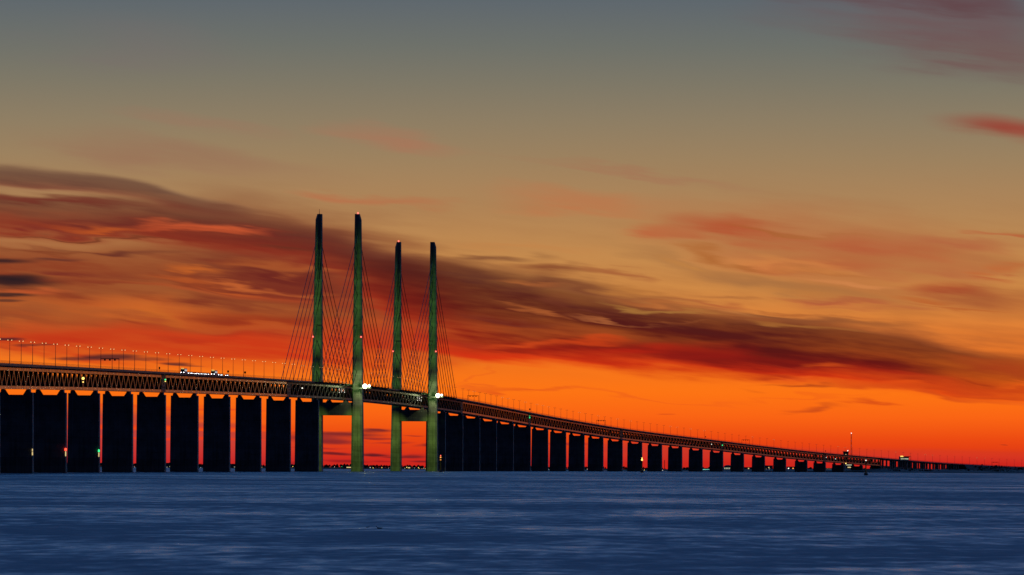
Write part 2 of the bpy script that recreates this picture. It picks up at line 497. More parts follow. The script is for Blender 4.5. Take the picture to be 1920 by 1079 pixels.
    def tiles_e(lo, hi):
        if hi - lo == 1:
            return tiles_a(0, len(aa) - 1, ea[lo], ea[hi])
        mid = (lo + hi) // 2
        return switch(T.math('GREATER_THAN', E, ea[mid]), tiles_e(lo, mid), tiles_e(mid, hi))

    inside = T.math('MULTIPLY', T.math('LESS_THAN', T.math("ABSOLUTE", A), 2.8), T.math("LESS_THAN", E, 1.5))
    full = switch(inside, backdrop(col), tiles_e(0, len(ea) - 1))

    out = T.n('ShaderNodeOutputWorld')
    T.put(out.inputs['Surface'], full)
    w.cycles.sampling_method = 'NONE'
    scene.world = w


build_sky()

# ------------------------------------------------------------------ places
KN = [-1700, -1400, -1100, -800, -500, -200, 100, 400, 700, 1000, 1300, 1600, 1900, 2200, 2500, 2800, 3100, 3400, 4000, 4600, 5400]
HD = [0.00013, 0.02794, 0.05574, 0.08202, 0.10146, 0.10932, 0.10773, 0.1037, 0.10399, 0.11326, 0.13104, 0.15349, 0.17722,
      0.20031, 0.22233, 0.2439, 0.26537, 0.28676, 0.32948, 0.3722, 0.42916]
SG = np.arange(-2100.0, 5800.0, 10.0)
TH = np.interp(SG, [-2400] + KN + [6000], [-0.062] + HD + [0.472])
_dx, _dy = np.sin(TH) * 10, np.cos(TH) * 10
PX = np.concatenate([[0], np.cumsum((_dx[1:] + _dx[:-1]) / 2)])
PY = np.concatenate([[0], np.cumsum((_dy[1:] + _dy[:-1]) / 2)])
_i0 = int(np.argmin(abs(SG)))
PX = PX - PX[_i0] - 137.45
PY = PY - PY[_i0] + 3969.13
_zk = [(-2100, 45), (-1580, 52.5), (-1220, 57.5), (-860, 61.6), (-530, 65.0), (-250, 67.3), (0, 68.8), (245, 69.5), (490, 68.9),
       (780, 67.7), (910, 66.7), (1180, 63.9), (1400, 60.9), (1770, 55.6), (2000, 51.6), (2320, 47.0), (2630, 42.6), (2930, 37.2),
       (3280, 30.4), (3510, 26.6), (3750, 23.0), (4040, 17.9), (4260, 14.9), (4490, 12.6), (4660, 10.4), (5300, 7.6), (5800, 6.6)]
ZD = np.interp(SG, [a for a, b in _zk], [b for a, b in _zk])
_k = np.ones(31) / 31
ZD = np.convolve(np.pad(ZD, 15, mode='edge'), _k, mode='valid')


def drop(x, y):
    return (x * x + y * y) / (2 * EARTH)


def deck_z(s):
    return float(np.interp(s, SG, ZD))


def P(s, t, z):
    """point on the bridge: s along it, t to its right, z above the sea"""
    th = float(np.interp(s, SG, TH))
    x = float(np.interp(s, SG, PX)) + t * math.cos(th)
    y = float(np.interp(s, SG, PY)) - t * math.sin(th)
    return (x, y, z - drop(x, y))


def heading(s):
    return float(np.interp(s, SG, TH))


def ground(px, dist, z=0.0):
    """a place on the sea or shore: bearing (photograph column) and distance"""
    u = (px - 960 + ROLL * 345) / F_PX
    y = dist
    x = u * y
    return (x, y, z - drop(x, y))


# ------------------------------------------------------------------ materials
MATS = {}


def principled(name, color, rough=0.6, spec=0.5, metallic=0.0, var=0.25, scale=0.3, bump=0.0, ior=1.5, stretch=None):
    m = bpy.data.materials.new(name)
    m.use_nodes = True
    T = NT(m.node_tree)
    co = T.n('ShaderNodeTexCoord').outputs['Object']
    if stretch:
        mp = T.n('ShaderNodeMapping')
        T.put(mp.inputs['Vector'], co)
        mp.inputs['Scale'].default_value = stretch
        co = mp.outputs[0]
    n = T.noise(co, scale, 5.0, 0.6)
    k = T.rng(n, 0.3, 0.7, 1.0 - var, 1.0 + var)
    b = T.n('ShaderNodeBsdfPrincipled')
    sc = T.n('ShaderNodeVectorMath', operation='SCALE')
    sc.inputs[0].default_value = color[:3]
    T.put(sc.inputs['Scale'], k)
    T.put(b.inputs['Base Color'], sc.outputs[0])
    T.put(b.inputs['Roughness'], T.rng(n, 0.3, 0.7, max(rough - .07, .02), min(rough + .07, 1)))
    b.inputs['Metallic'].default_value = metallic
    b.inputs['Specular IOR Level'].default_value = spec
    b.inputs['IOR'].default_value = ior
    if bump:
        bp = T.n('ShaderNodeBump')
        bp.inputs['Strength'].default_value = bump
        bp.inputs['Distance'].default_value = 0.05
        T.put(bp.inputs['Height'], T.noise(co, scale * 9, 3.0))
        T.put(b.inputs['Normal'], bp.outputs[0])
    o = T.n('ShaderNodeOutputMaterial')
    T.put(o.inputs['Surface'], b.outputs[0])
    MATS[name] = m
    return m


def emitter(name, color, strength, tiny=True):
    m = bpy.data.materials.new(name)
    m.use_nodes = True
    T = NT(m.node_tree)
    e = T.n('ShaderNodeEmission')
    co = T.n('ShaderNodeTexCoord').outputs['Object']
    n = T.rng(T.noise(co, 2.0, 2.0), 0.3, 0.7, 0.85, 1.15)
    e.inputs['Color'].default_value = color if len(color) == 4 else (*color, 1)
    T.put(e.inputs['Strength'], T.math('MULTIPLY', n, strength))
    o = T.n('ShaderNodeOutputMaterial')
    T.put(o.inputs['Surface'], e.outputs[0])
    m.cycles.emission_sampling = 'NONE' if tiny else 'AUTO'
    MATS[name] = m
    return m


def make_sea_material():
    m = bpy.data.materials.new('sea_water')
    m.use_nodes = True
    T = NT(m.node_tree)
    co = T.n('ShaderNodeTexCoord').outputs['Object']
    sp = T.n('ShaderNodeSeparateXYZ')
    T.put(sp.inputs[0], co)
    x, y, z = sp.outputs
    def nz(sx, sy, off, d=3.0, r=.5):
        return T.noise(T.comb(T.math('MULTIPLY', x, sx), T.math('MULTIPLY', y, sy), off), 1.0, d, r)
    p1 = nz(1 / 70., 1 / 110., 1.0, 4.0, .6)       # gust patches
    p2 = nz(1 / 14., 1 / 26., 4.0, 6.0, .7)         # wave groups
    p3 = nz(1 / 420., 1 / 520., 8.0, 2.0)           # wide cat's paws
    p4 = nz(1 / 2.6, 1 / 9., 6.0, 3.0, .6)          # single waves
    b = T.n('ShaderNodeBsdfPrincipled')
    b.inputs['Base Color'].default_value = (0.022, 0.068, 0.120, 1)
    b.inputs['IOR'].default_value = 1.333
    mixp = T.math('ADD', T.math('MULTIPLY', p1, .30), T.math('ADD', T.math('MULTIPLY', p2, .30), T.math('ADD', T.math('MULTIPLY', p3, .16), T.math('MULTIPLY', p4, .24))))
    T.put(b.inputs['Roughness'], T.rng(mixp, 0.405, 0.56, SEA_R0, SEA_R1))
    bp = T.n('ShaderNodeBump')
    bp.inputs['Strength'].default_value = 1.0
    bp.inputs['Distance'].default_value = 1.0
    hsum = T.math('ADD', T.math('MULTIPLY', nz(1 / 4., 1 / 6., 2.0, 4.0, .65), 0.55), T.math('MULTIPLY', p2, 1.6))
    T.put(bp.inputs['Height'], hsum)
    T.put(b.inputs['Normal'], bp.outputs[0])
    o = T.n('ShaderNodeOutputMaterial')
    T.put(o.inputs['Surface'], b.outputs[0])
    return m


SEA_R0, SEA_R1 = 0.19, 0.62


# ------------------------------------------------------------------ mesh helpers
class MB:
    def __init__(self):
        self.v = []
        self.f = []
        self.m = []

    def poly(self, vs, faces, mi=0):
        b = len(self.v)
        self.v += [tuple(p) for p in vs]
        for f in faces:
            self.f.append(tuple(b + i for i in f))
            self.m.append(mi)

    def hexa(self, p, mi=0):
        """8 points: bottom loop 0-3, top loop 4-7"""
        self.poly(p, [(3, 2, 1, 0), (4, 5, 6, 7), (0, 1, 5, 4), (1, 2, 6, 5), (2, 3, 7, 6), (3, 0, 4, 7)], mi)

    def box(self, c, s, mi=0, rot=0.0):
        cx, cy, cz = c
        hx, hy, hz = s[0] / 2, s[1] / 2, s[2] / 2
        ca, sa = math.cos(rot), math.sin(rot)
        pts = []
        for dz in (-hz, hz):
            for dx, dy in ((-hx, -hy), (hx, -hy), (hx, hy), (-hx, hy)):
                pts.append((cx + dx * ca - dy * sa, cy + dx * sa + dy * ca, cz + dz))
        self.hexa(pts, mi)

    def beam(self, a, b, w, h, side=None, mi=0):
        """box along a-b, w across (horizontal), h in the other direction"""
        a, b = Vector(a), Vector(b)
        d = (b - a).normalized()
        s = Vector(side) if side is not None else d.cross(Vector((0, 0, 1)))
        if s.length < 1e-4:
            s = Vector((1, 0, 0))
        s = (s - d * s.dot(d)).normalized()
        u = s.cross(d).normalized()
        s = s * (w / 2)
        u = u * (h / 2)
        self.hexa([a - s - u, a + s - u, b + s - u, b - s - u, a - s + u, a + s + u, b + s + u, b - s + u], mi)

    def tube(self, a, b, r0, r1, n=6, mi=0):
        a, b = Vector(a), Vector(b)
        d = (b - a).normalized()
        s = d.cross(Vector((0, 0, 1)))
        if s.length < 1e-3:
            s = Vector((1, 0, 0))
        s.normalize()
        u = s.cross(d)
        pts = []
        for c, r in ((a, r0), (b, r1)):
            for i in range(n):
                an = 2 * math.pi * i / n
                pts.append(c + s * (r * math.cos(an)) + u * (r * math.sin(an)))
        fs = [(i, (i + 1) % n, n + (i + 1) % n, n + i) for i in range(n)]
        fs.append(tuple(range(n - 1, -1, -1)))
        fs.append(tuple(range(n, 2 * n)))
        self.poly(pts, fs, mi)

    def lathe(self, c, prof, n=8, mi=0):
        """prof = (radius, z) rings upward from c"""
        pts = []
        for r, z in prof:
            for i in range(n):
                an = 2 * math.pi * (i + .5) / n
                pts.append((c[0] + r * math.cos(an), c[1] + r * math.sin(an), c[2] + z))
        fs = []
        for k in range(len(prof) - 1):
            for i in range(n):
                fs.append((k * n + i, k * n + (i + 1) % n, (k + 1) * n + (i + 1) % n, (k + 1) * n + i))
        fs.append(tuple(range(n - 1, -1, -1)))
        fs.append(tuple(range((len(prof) - 1) * n, len(prof) * n)))
        self.poly(pts, fs, mi)

    def sweep(self, rings, closed=True, mi=0, caps=True):
        n = len(rings[0])
        pts = [p for r in rings for p in r]
        fs = []
        for k in range(len(rings) - 1):
            for i in range(n if closed else n - 1):
                j = (i + 1) % n
                fs.append((k * n + i, k * n + j, (k + 1) * n + j, (k + 1) * n + i))
        if caps and closed:
            fs.append(tuple(range(n - 1, -1, -1)))
            fs.append(tuple(range((len(rings) - 1) * n, len(rings) * n)))
        self.poly(pts, fs, mi)

    def build(self, name, mats, parent=None, origin=None, smooth=False):
        me = bpy.data.meshes.new(name)
        vs = np.array(self.v, dtype=float)
        if origin is None:
            mn, mx = vs.min(0), vs.max(0)
            origin = ((mn[0] + mx[0]) / 2, (mn[1] + mx[1]) / 2, mn[2])
        o = np.array(origin)
        me.from_pydata((vs - o).tolist(), [], self.f)
        if not isinstance(mats, (list, tuple)):
            mats = [mats]
        for mm in mats:
            me.materials.append(mm)
        if len(mats) > 1:
            me.polygons.foreach_set('material_index', self.m)
        if smooth:
            me.polygons.foreach_set('use_smooth', [True] * len(me.polygons))
        me.update()
        ob = bpy.data.objects.new(name, me)
        COL.objects.link(ob)
        po = world_loc(parent) if parent else Vector((0, 0, 0))
        ob.parent = parent
        ob.location = Vector(origin) - po
        return ob


def world_loc(o):
    v = Vector((0, 0, 0))
    while o is not None:
        v = v + o.location
        o = o.parent
    return v


def empty(name, loc, parent=None):
    o = bpy.data.objects.new(name, None)
    COL.objects.link(o)
    po = world_loc(parent) if parent else Vector((0, 0, 0))
    o.parent = parent
    o.location = Vector(loc) - po
    o.empty_display_size = 2.0
    return o


def tag(o, label, cat, group=None):
    o['label'] = label
    o['category'] = cat
    if group:
        o['group'] = group
    return o


def structure(o, label=None, cat=None):
    o['kind'] = 'structure'
    if label:
        o['label'] = label
    if cat:
        o['category'] = cat
    return o


# ------------------------------------------------------------------ sea
def build_sea():
    rad = [0.0] + list(np.geomspace(6.0, 32000.0, 70))
    na = 144
    vs, fs = [(0, 0, 0)], []
    for r in rad[1:]:
        for i in range(na):
            a = 2 * math.pi * i / na
            vs.append((r * math.cos(a), r * math.sin(a), -r * r / (2 * EARTH)))
    for i in range(na):
        fs.append((0, 1 + i, 1 + (i + 1) % na))
    for k in range(len(rad) - 2):
        b0, b1 = 1 + k * na, 1 + (k + 1) * na
        for i in range(na):
            j = (i + 1) % na
            fs.append((b0 + i, b1 + i, b1 + j, b0 + j))
    mb = MB()
    mb.poly(vs, fs)
    o = mb.build('sea', make_sea_material(), origin=(0, 0, 0), smooth=True)
    structure(o, 'dark blue sea with soft pale streaks', 'sea')


build_sea()

# ------------------------------------------------------------------ stock materials
STEEL = principled('painted_steel', (0.075, 0.054, 0.058), 0.27, 0.6, 0.0, 0.3, 0.15)
STEEL_MAIN_SHADE = principled('stayed_or_shaded_steel', (0.045, 0.036, 0.036), 0.5, 0.35, 0.0, 0.3, 0.15)  # stayed spans; on far girders its darkness stands in for shade inside the truss
STEEL_DK = principled('dark_steel', (0.022, 0.021, 0.022), 0.55, 0.4, 0.0, 0.3, 0.3)
GALV = principled('galvanised_steel', (0.16, 0.16, 0.16), 0.45, 0.5, 0.0, 0.2, 1.0)
ASPHALT = principled('asphalt', (0.05, 0.05, 0.052), 0.9, 0.3, 0.0, 0.25, 0.4)
ROCK = principled('dark_rock', (0.11, 0.10, 0.095), 0.9, 0.3, 0.0, 0.5, 0.05, 0.4)
SCRUB = principled('scrub', (0.05, 0.06, 0.03), 0.95, 0.1, 0.0, 0.5, 0.08)
WOODS = principled('far_woods', (0.045, 0.055, 0.03), 0.95, 0.1, 0.0, 0.5, 0.03)
RENDERED = principled('rendered_wall', (0.30, 0.29, 0.28), 0.85, 0.3, 0.0, 0.2, 0.1)
ROOFING = principled('roofing', (0.08, 0.075, 0.075), 0.8, 0.3, 0.0, 0.2, 0.1)
WHITE_PAINT = principled('white_paint', (0.75, 0.75, 0.74), 0.4, 0.5, 0.0, 0.1, 0.8)
RED_PAINT = principled('red_paint', (0.45, 0.03, 0.02), 0.5, 0.5, 0.0, 0.15, 0.8)
YELLOW_PAINT = principled('yellow_paint', (0.65, 0.42, 0.03), 0.5, 0.5, 0.0, 0.15, 0.8)
RUBBER = principled('tyre_rubber', (0.02, 0.02, 0.02), 0.85, 0.3, 0.0, 0.1, 3.0)
GLASS_DK = principled('dark_glass', (0.02, 0.025, 0.03), 0.08, 0.6, 0.0, 0.1, 1.0)
BLUE_PAINT = principled('blue_car_paint', (0.03, 0.06, 0.16), 0.25, 0.6, 0.0, 0.1, 1.0)

LAMP_WARM = emitter('lamp_warm', (1.0, 0.62, 0.25), 1.8)
LAMP_FAINT = emitter('lamp_faint', (1.0, 0.58, 0.22), 1.0)
LAMP_OFF = principled('lamp_glass', (0.35, 0.34, 0.30), 0.2, 0.5, 0.0, 0.1, 2.0)
LAMP_WHITE = emitter('lamp_white', (1.0, 0.95, 0.82), 1.7)
LAMP_FLOOD = emitter('lamp_flood', (1.0, 0.97, 0.62), 12.0)
LAMP_RED = emitter('lamp_red', (1.0, 0.06, 0.03), 3.0)
LAMP_PINK = emitter('lamp_obstruction', (1.0, 0.12, 0.09), 3.0)
LAMP_GREEN = emitter('lamp_green', (0.05, 1.0, 0.30), 1.6)
LAMP_TEAL = emitter('lamp_teal', (0.25, 1.0, 0.75), 1.0)
LAMP_YELLOW = emitter('lamp_yellow', (1.0, 0.72, 0.16), 2.0)
LAMP_ORANGE = emitter('lamp_orange', (1.0, 0.35, 0.06), 1.6)
WIN_WARM = emitter('lit_window', (1.0, 0.75, 0.32), 0.8)
WIN_PALE = emitter('lit_window_pale', (0.95, 1.0, 0.70), 0.4)
HEADLAMP = emitter('headlamp', (0.95, 0.97, 1.0), 10.0)
BUS_WIN = emitter('bus_window', (0.92, 0.96, 1.0), 0.5)


def make_concrete():
    m = bpy.data.materials.new('concrete')
    m.use_nodes = True
    T = NT(m.node_tree)
    co = T.n('ShaderNodeTexCoord').outputs['Object']
    sp = T.n('ShaderNodeSeparateXYZ')
    T.put(sp.inputs[0], co)
    x, y, z = sp.outputs
    n = T.noise(co, 0.12, 5.0, 0.6)
    # rain streaks run down
    st = T.noise(T.comb(T.math('MULTIPLY', x, 1.1), T.math('MULTIPLY', y, 1.1), T.math('MULTIPLY', z, 0.05)), 1.0, 3.0)
    # pour joints every four metres, each lift a slightly different batch
    lift = T.math('DIVIDE', z, 4.0)
    fr = T.math('FRACT', lift)
    jt = T.math('GREATER_THAN', T.math('ABSOLUTE', T.math('SUBTRACT', fr, 0.5)), 0.475)
    wn = T.n('ShaderNodeTexWhiteNoise', noise_dimensions='1D')
    T.put(wn.inputs['W'], T.math('FLOOR', lift))
    k = T.math('ADD', T.rng(n, 0.3, 0.7, 0.72, 1.18), T.rng(st, 0.35, 0.7, 0.10, -0.22))
    k = T.math('MULTIPLY', k, T.rng(wn.outputs['Value'], 0, 1, 0.86, 1.1))
    k = T.math('MULTIPLY', k, T.math('MULTIPLY_ADD', jt, -0.3, 1.0))
    sc = T.n('ShaderNodeVectorMath', operation='SCALE')
    sc.inputs[0].default_value = (0.27, 0.26, 0.235)
    T.put(sc.inputs['Scale'], k)
    b = T.n('ShaderNodeBsdfPrincipled')
    T.put(b.inputs['Base Color'], sc.outputs[0])
    b.inputs['Roughness'].default_value = 0.85
    b.inputs['Specular IOR Level'].default_value = 0.2
    bp = T.n('ShaderNodeBump')
    bp.inputs['Strength'].default_value = 0.4
    bp.inputs['Distance'].default_value = 0.08
    T.put(bp.inputs['Height'], T.math('ADD', n, T.math('MULTIPLY', jt, -0.6)))
    T.put(b.inputs['Normal'], bp.outputs[0])
    o = T.n('ShaderNodeOutputMaterial')
    T.put(o.inputs['Surface'], b.outputs[0])
    return m


CONCRETE = make_concrete()

# ------------------------------------------------------------------ the bridge
SPAN_L = [-301 - 140 * i for i in range(0, 12)][::-1]         # supports towards the eye
SPAN_R = [791 + 140 * i for i in range(0, 19)] + [3431, 3551, 3671, 3791]
SUP = SPAN_L + [-160, 0, 490, 650] + SPAN_R
PIERS = SPAN_L + [-160, 650] + SPAN_R
DIAG_T = 1.5                                                   # thickness of the diagonals across the bridge
TB = 6.7                                                       # truss planes, metres from the axis
EDGE = 11.75                                                   # half width of the road deck

bridge = empty('cable_stayed_bridge', P(0, 0, 0))
tag(bridge, 'long cable-stayed bridge with four tall green-lit pylons, steel truss deck and dark concrete piers', 'bridge')


def pier(s, shaft_w=8.75):
    top = deck_z(s) - 12.15
    prof = [(-shaft_w - .25, -4.0 - top), (-shaft_w, -1.5), (-7.55, -1.5), (-7.4, 0), (-5.6, 0), (-5.3, -.6), (-3.9, -2.7),
            (3.9, -2.7), (5.3, -.6), (5.6, 0), (7.4, 0), (7.55, -1.5), (shaft_w, -1.5), (shaft_w + .25, -4.0 - top)]
    mb = MB()
    n = len(prof)
    rings = []
    for ds in (-2.6, 2.6):
        ring = []
        for t, z in prof:
            ex = 1.25 if z < -10 else 1.0
            ring.append(P(s + ds * ex, t, top + z))
        rings.append(ring)
    mb.poly(rings[0] + rings[1], [tuple(range(n)), tuple(range(2 * n - 1, n - 1, -1))] +
            [((i + 1) % n, i, n + i, n + (i + 1) % n) for i in range(n)])
    po = mb.build('pier', CONCRETE, bridge, P(s, 0, 0))
    for t in (-6.5, 6.5):
        b = MB()
        b.beam(P(s, t, top - 0.02), P(s, t, top + .2), 1.5, 1.3)
        b.build('bearing', STEEL_DK, po)
    return po


for s_ in PIERS:
    pier(s_, 8.75)


def deck_span(s0, s1):
    sec = [(-EDGE, .05), (-EDGE, -.85), (-EDGE + .5, -1.2), (-TB - .9, -1.38), (TB + .9, -1.38), (EDGE - .5, -1.2), (EDGE, -.85),
           (EDGE, .05), (EDGE - .45, .05), (EDGE - .5, -.12), (-EDGE + .5, -.12), (-EDGE + .45, .05)]
    k = max(2, int((s1 - s0) / 20.0))
    ss = np.linspace(s0 + .06, s1 - .06, k + 1)
    mb = MB()
    mb.sweep([[P(s, t, deck_z(s) + z) for t, z in sec] for s in ss])
    mb.build('deck_slab', ASPHALT if False else STEEL_DK, bridge)
    for a, b in ((-EDGE + .6, -.9), (.9, EDGE - .6)):
        rd = MB()
        rd.sweep([[P(s, a, deck_z(s) - .114), P(s, b, deck_z(s) - .114), P(s, b, deck_z(s) - .06), P(s, a, deck_z(s) - .06)] for s in ss])
        rd.build('carriageway', ASPHALT, bridge)
    # edge fences and median barrier
    for t in (-EDGE + .22, EDGE - .22):
        fence = MB()
        for h, w in ((.1, .16), (.65, .06), (1.1, .06), (1.55, .09)):
            for a, b in zip(ss[:-1], ss[1:]):
                fence.beam(P(a, t, deck_z(a) + h), P(b, t, deck_z(b) + h), w, w)
        for q in np.arange(s0 + 1, s1 - .5, 2.5):
            fence.beam(P(q, t, deck_z(q) + .03), P(q, t, deck_z(q) + 1.55), .055, .055, side=(1, 0, 0))
        fence.build('railing', STEEL_DK, bridge)
    med = MB()
    for a, b in zip(ss[:-1], ss[1:]):
        med.beam(P(a, 0, deck_z(a) + .7), P(b, 0, deck_z(b) + .7), .3, .35)
    for q in np.arange(s0 + 2, s1 - 1, 4.0):
        med.beam(P(q, 0, deck_z(q) - .12), P(q, 0, deck_z(q) + .6), .14, .14, side=(1, 0, 0))
    med.build('median_barrier', GALV, bridge)
    # railway floor between the lower chords
    fl = MB()
    fs = [(-TB + .7, -10.7), (-TB + .7, -11.5), (TB - .7, -11.5), (TB - .7, -10.7)]
    fl.sweep([[P(s, t, deck_z(s) + z) for t, z in fs] for s in ss])
    for t, wh in ((-TB + 1.1, 3.2), (0.0, 1.2), (TB - 1.1, 3.2)):
        for a, b in zip(ss[:-1], ss[1:]):
            fl.beam(P(a, t, deck_z(a) - 10.72 + wh / 2), P(b, t, deck_z(b) - 10.72 + wh / 2), .25, wh)
    fl.build('rail_deck', STEEL_DK, bridge)
    # cross frames under the road
    cf = MB()
    for q in np.arange(s0 + 10, s1 - 5, 10.0):
        z = deck_z(q)
        cf.beam(P(q, -TB, z - 2.0), P(q, TB, z - 2.0), .5, 1.2, side=(P(q + 1, 0, 0)[0] - P(q, 0, 0)[0], P(q + 1, 0, 0)[1] - P(q, 0, 0)[1], 0))
    cf.build('cross_beam', STEEL_DK, bridge)['kind'] = 'stuff'


def truss(s0, s1, t, single, leaning):
    """one truss girder of a span: chords and diagonals"""
    g = empty('truss_girder', P((s0 + s1) / 2, t, deck_z((s0 + s1) / 2) - 12), bridge)
    stayed = -302 < s0 < 790 or t < 0  # far girder takes the darker steel too: inner shade put into its colour
    k = max(2, int(round((s1 - s0) / 20.0)))
    ss = np.linspace(s0 + .1, s1 - .1, k * 2 + 1)
    for nm, z0, z1, w in (('top_chord', -1.45, -2.9, 1.4), ('bottom_chord', -10.45, -12.0, 1.45)):
        mb = MB()
        mb.sweep([[P(s, t - w / 2, deck_z(s) + z1), P(s, t + w / 2, deck_z(s) + z1), P(s, t + w / 2, deck_z(s) + z0), P(s, t - w / 2, deck_z(s) + z0)] for s in ss])
        mb.build(nm, STEEL_MAIN_SHADE if stayed else STEEL, g)
    allm = MB()
    for i in range(k):
        a, m, b = ss[2 * i], ss[2 * i + 1], ss[2 * i + 2]
        if leaning:                          # under the stays the diagonals follow the cables
            m = a + (b - a) * (.82 if leaning > 0 else .18)
        for p, q in ((a, m), (b, m)):
            th = heading((p + q) / 2)
            side = (math.cos(th), -math.sin(th), 0)
            tgt = MB() if single else allm
            tgt.beam(P(p, t, deck_z(p) - 10.6), P(q, t, deck_z(q) - 2.75), DIAG_T, .85, side=side)
            if single:
                tgt.build('diagonal', STEEL_MAIN_SHADE if stayed else STEEL, g)
    if not single:
        d = allm.build('diagonal', STEEL_MAIN_SHADE if stayed else STEEL, g)
        d['kind'] = 'stuff'


n_single = 0
for s0, s1 in zip(SUP[:-1], SUP[1:]):
    deck_span(s0, s1)
    parts = [(s0, s1, 0)]
    if s0 == -301: parts = [(s0, s1, 1)]
    if s0 == -160: parts = [(s0, s1, 1)]
    if s0 == 0: parts = [(0, 245, -1), (245, 490, 1)]
    if s0 == 490: parts = [(s0, s1, -1)]
    if s0 == 650: parts = [(s0, s1, -1)]
    for a, b, ln in parts:
        truss(a, b, TB, a < 900 and a > -1750, ln)
        truss(a, b, -TB, False, ln)

# framed joint bays where two lengths of girder meet
for sj in (-1561, -861, -301, 791, 1351, 2051, 2751, 3431):
    z = deck_z(sj)
    th = heading(sj)
    side = (math.cos(th), -math.sin(th), 0)
    for t in (-TB - .6, TB + .6):
        fr = MB()
        for ds in (-7.5, -2.5, 2.5, 7.5):
            fr.beam(P(sj + ds, t, z - 12.0), P(sj + ds, t, z - 1.4), .5, 2.4, side=side)
        for zz in (-3.6, -5.8, -8.0, -10.2):
            fr.beam(P(sj - 8.6, t, z + zz), P(sj + 8.6, t, z + zz), .45, .9, side=side)
        fr.beam(P(sj - 8.6, t, z - 2.1), P(sj + 8.6, t, z - 2.1), .55, 1.4, side=side)
        fr.build('joint_frame', STEEL_DK, bridge)


# ---- pylons
def pylon(s):
    py = empty('pylon', P(s, 0, 0), bridge)
    H = 203.5
    legs = []
    for sd in (-1, 1):
        mb = MB()
        rings = []
        for z in [-4, 0, 20, 44, 55, 69, 90, 120, 150, 180, 196, H]:
            f = max(z, 0) / H
            w = 9.3 + (4.9 - 9.3) * f                 # across the bridge
            l = 12.4 + (6.2 - 12.4) * f               # along it
            c = sd * (16.4 - 0.75 * f)
            o, i_ = w / 2, w / 2
            cut = 1.3 * (1 - .35 * f)
            if z == H:
                o = w / 2 - 1.3
            ring = [(c - sd * i_, -l / 2 + cut * .9), (c - sd * i_ + sd * cut, -l / 2), (c + sd * o - sd * cut * 1.3, -l / 2), (c + sd * o, -l / 2 + cut * 1.6),
                    (c + sd * o, l / 2 - cut * 1.6), (c + sd * o - sd * cut * 1.3, l / 2), (c - sd * i_ + sd * cut, l / 2), (c - sd * i_, l / 2 - cut * .9)]
            rings.append([P(s + ds, t, z) for t, ds in ring])
        # bevelled outer shoulder just below the top
        last = rings[-1]
        shoulder = []
        f = (H - 4.5) / H
        w = 9.3 + (4.9 - 9.3) * f
        l = 12.4 + (6.2 - 12.4) * f
        c = sd * (16.4 - 0.75 * f)
        cut = 1.3 * (1 - .35 * f)
        ring = [(c - sd * w / 2, -l / 2 + cut * .9), (c - sd * w / 2 + sd * cut, -l / 2), (c + sd * w / 2 - sd * cut * 1.3, -l / 2), (c + sd * w / 2, -l / 2 + cut * 1.6),
                (c + sd * w / 2, l / 2 - cut * 1.6), (c + sd * w / 2 - sd * cut * 1.3, l / 2), (c - sd * w / 2 + sd * cut, l / 2), (c - sd * w / 2, l / 2 - cut * .9)]
        rings = rings[:-1] + [[P(s + ds, t, H - 4.5) for t, ds in ring]] + [last]
        if sd < 0:
            rings = [r[::-1] for r in rings]
        mb.sweep(rings)
        legs.append(mb.build('pylon_leg', CONCRETE, py, P(s, sd * 16.4, 0)))
        # red warning lamp half way up, on the outer corner
        lb = MB()
        zc = 106.0
        f = zc / H
        tt = sd * (16.4 - .75 * f + (9.3 - 4.4 * f) / 2 - .3)
        l = (12.4 - 6.2 * f) / 2
        lb.lathe(P(s - l - .5, tt, zc), [(.35, -.2), (.55, .0), (.55, .7), (.3, .95)], 8)
        lb.build('warning_lamp', LAMP_PINK, py)
    cb = MB()
    cb.sweep([[P(s - 4.2, t, 44.3), P(s + 4.2, t, 44.3), P(s + 4.2, t, 54.6), P(s - 4.2, t, 54.6)] for t in (-12.6, -4, 4, 12.6)])
    for t in (-6.7, 6.7):
        a = [P(s + dx, t + dt, 54.6) for dx, dt in ((-2.4, -2.2), (-2.4, 2.2), (2.4, 2.2), (2.4, -2.2))]
        b = [P(s + dx, t + dt, deck_z(s) - 12.1) for dx, dt in ((-1.6, -1.1), (-1.6, 1.1), (1.6, 1.1), (1.6, -1.1))]
        cb.hexa(a + b)
    cb.build('crossbeam', CONCRETE, py)
    return py


pyA = pylon(0)
pyB = pylon(490)
for py, s, sd, kind in ((pyA, 0, -1, 'mast'), (pyA, 0, 1, 'lamp'), (pyB, 490, -1, 'lamp')):
    c = P(s, sd * 15.4, 203.5)
    mb = MB()
    if kind == 'mast':
        mb.tube(c, (c[0], c[1], c[2] + 4.0), .22, .1, 6)
        mb.build('antenna', STEEL_DK, py)
    else:
        mb.lathe(c, [(.4, 0), (.6, .3), (.6, 1.2), (.3, 1.5)], 8)
        mb.build('warning_lamp', LAMP_PINK, py)

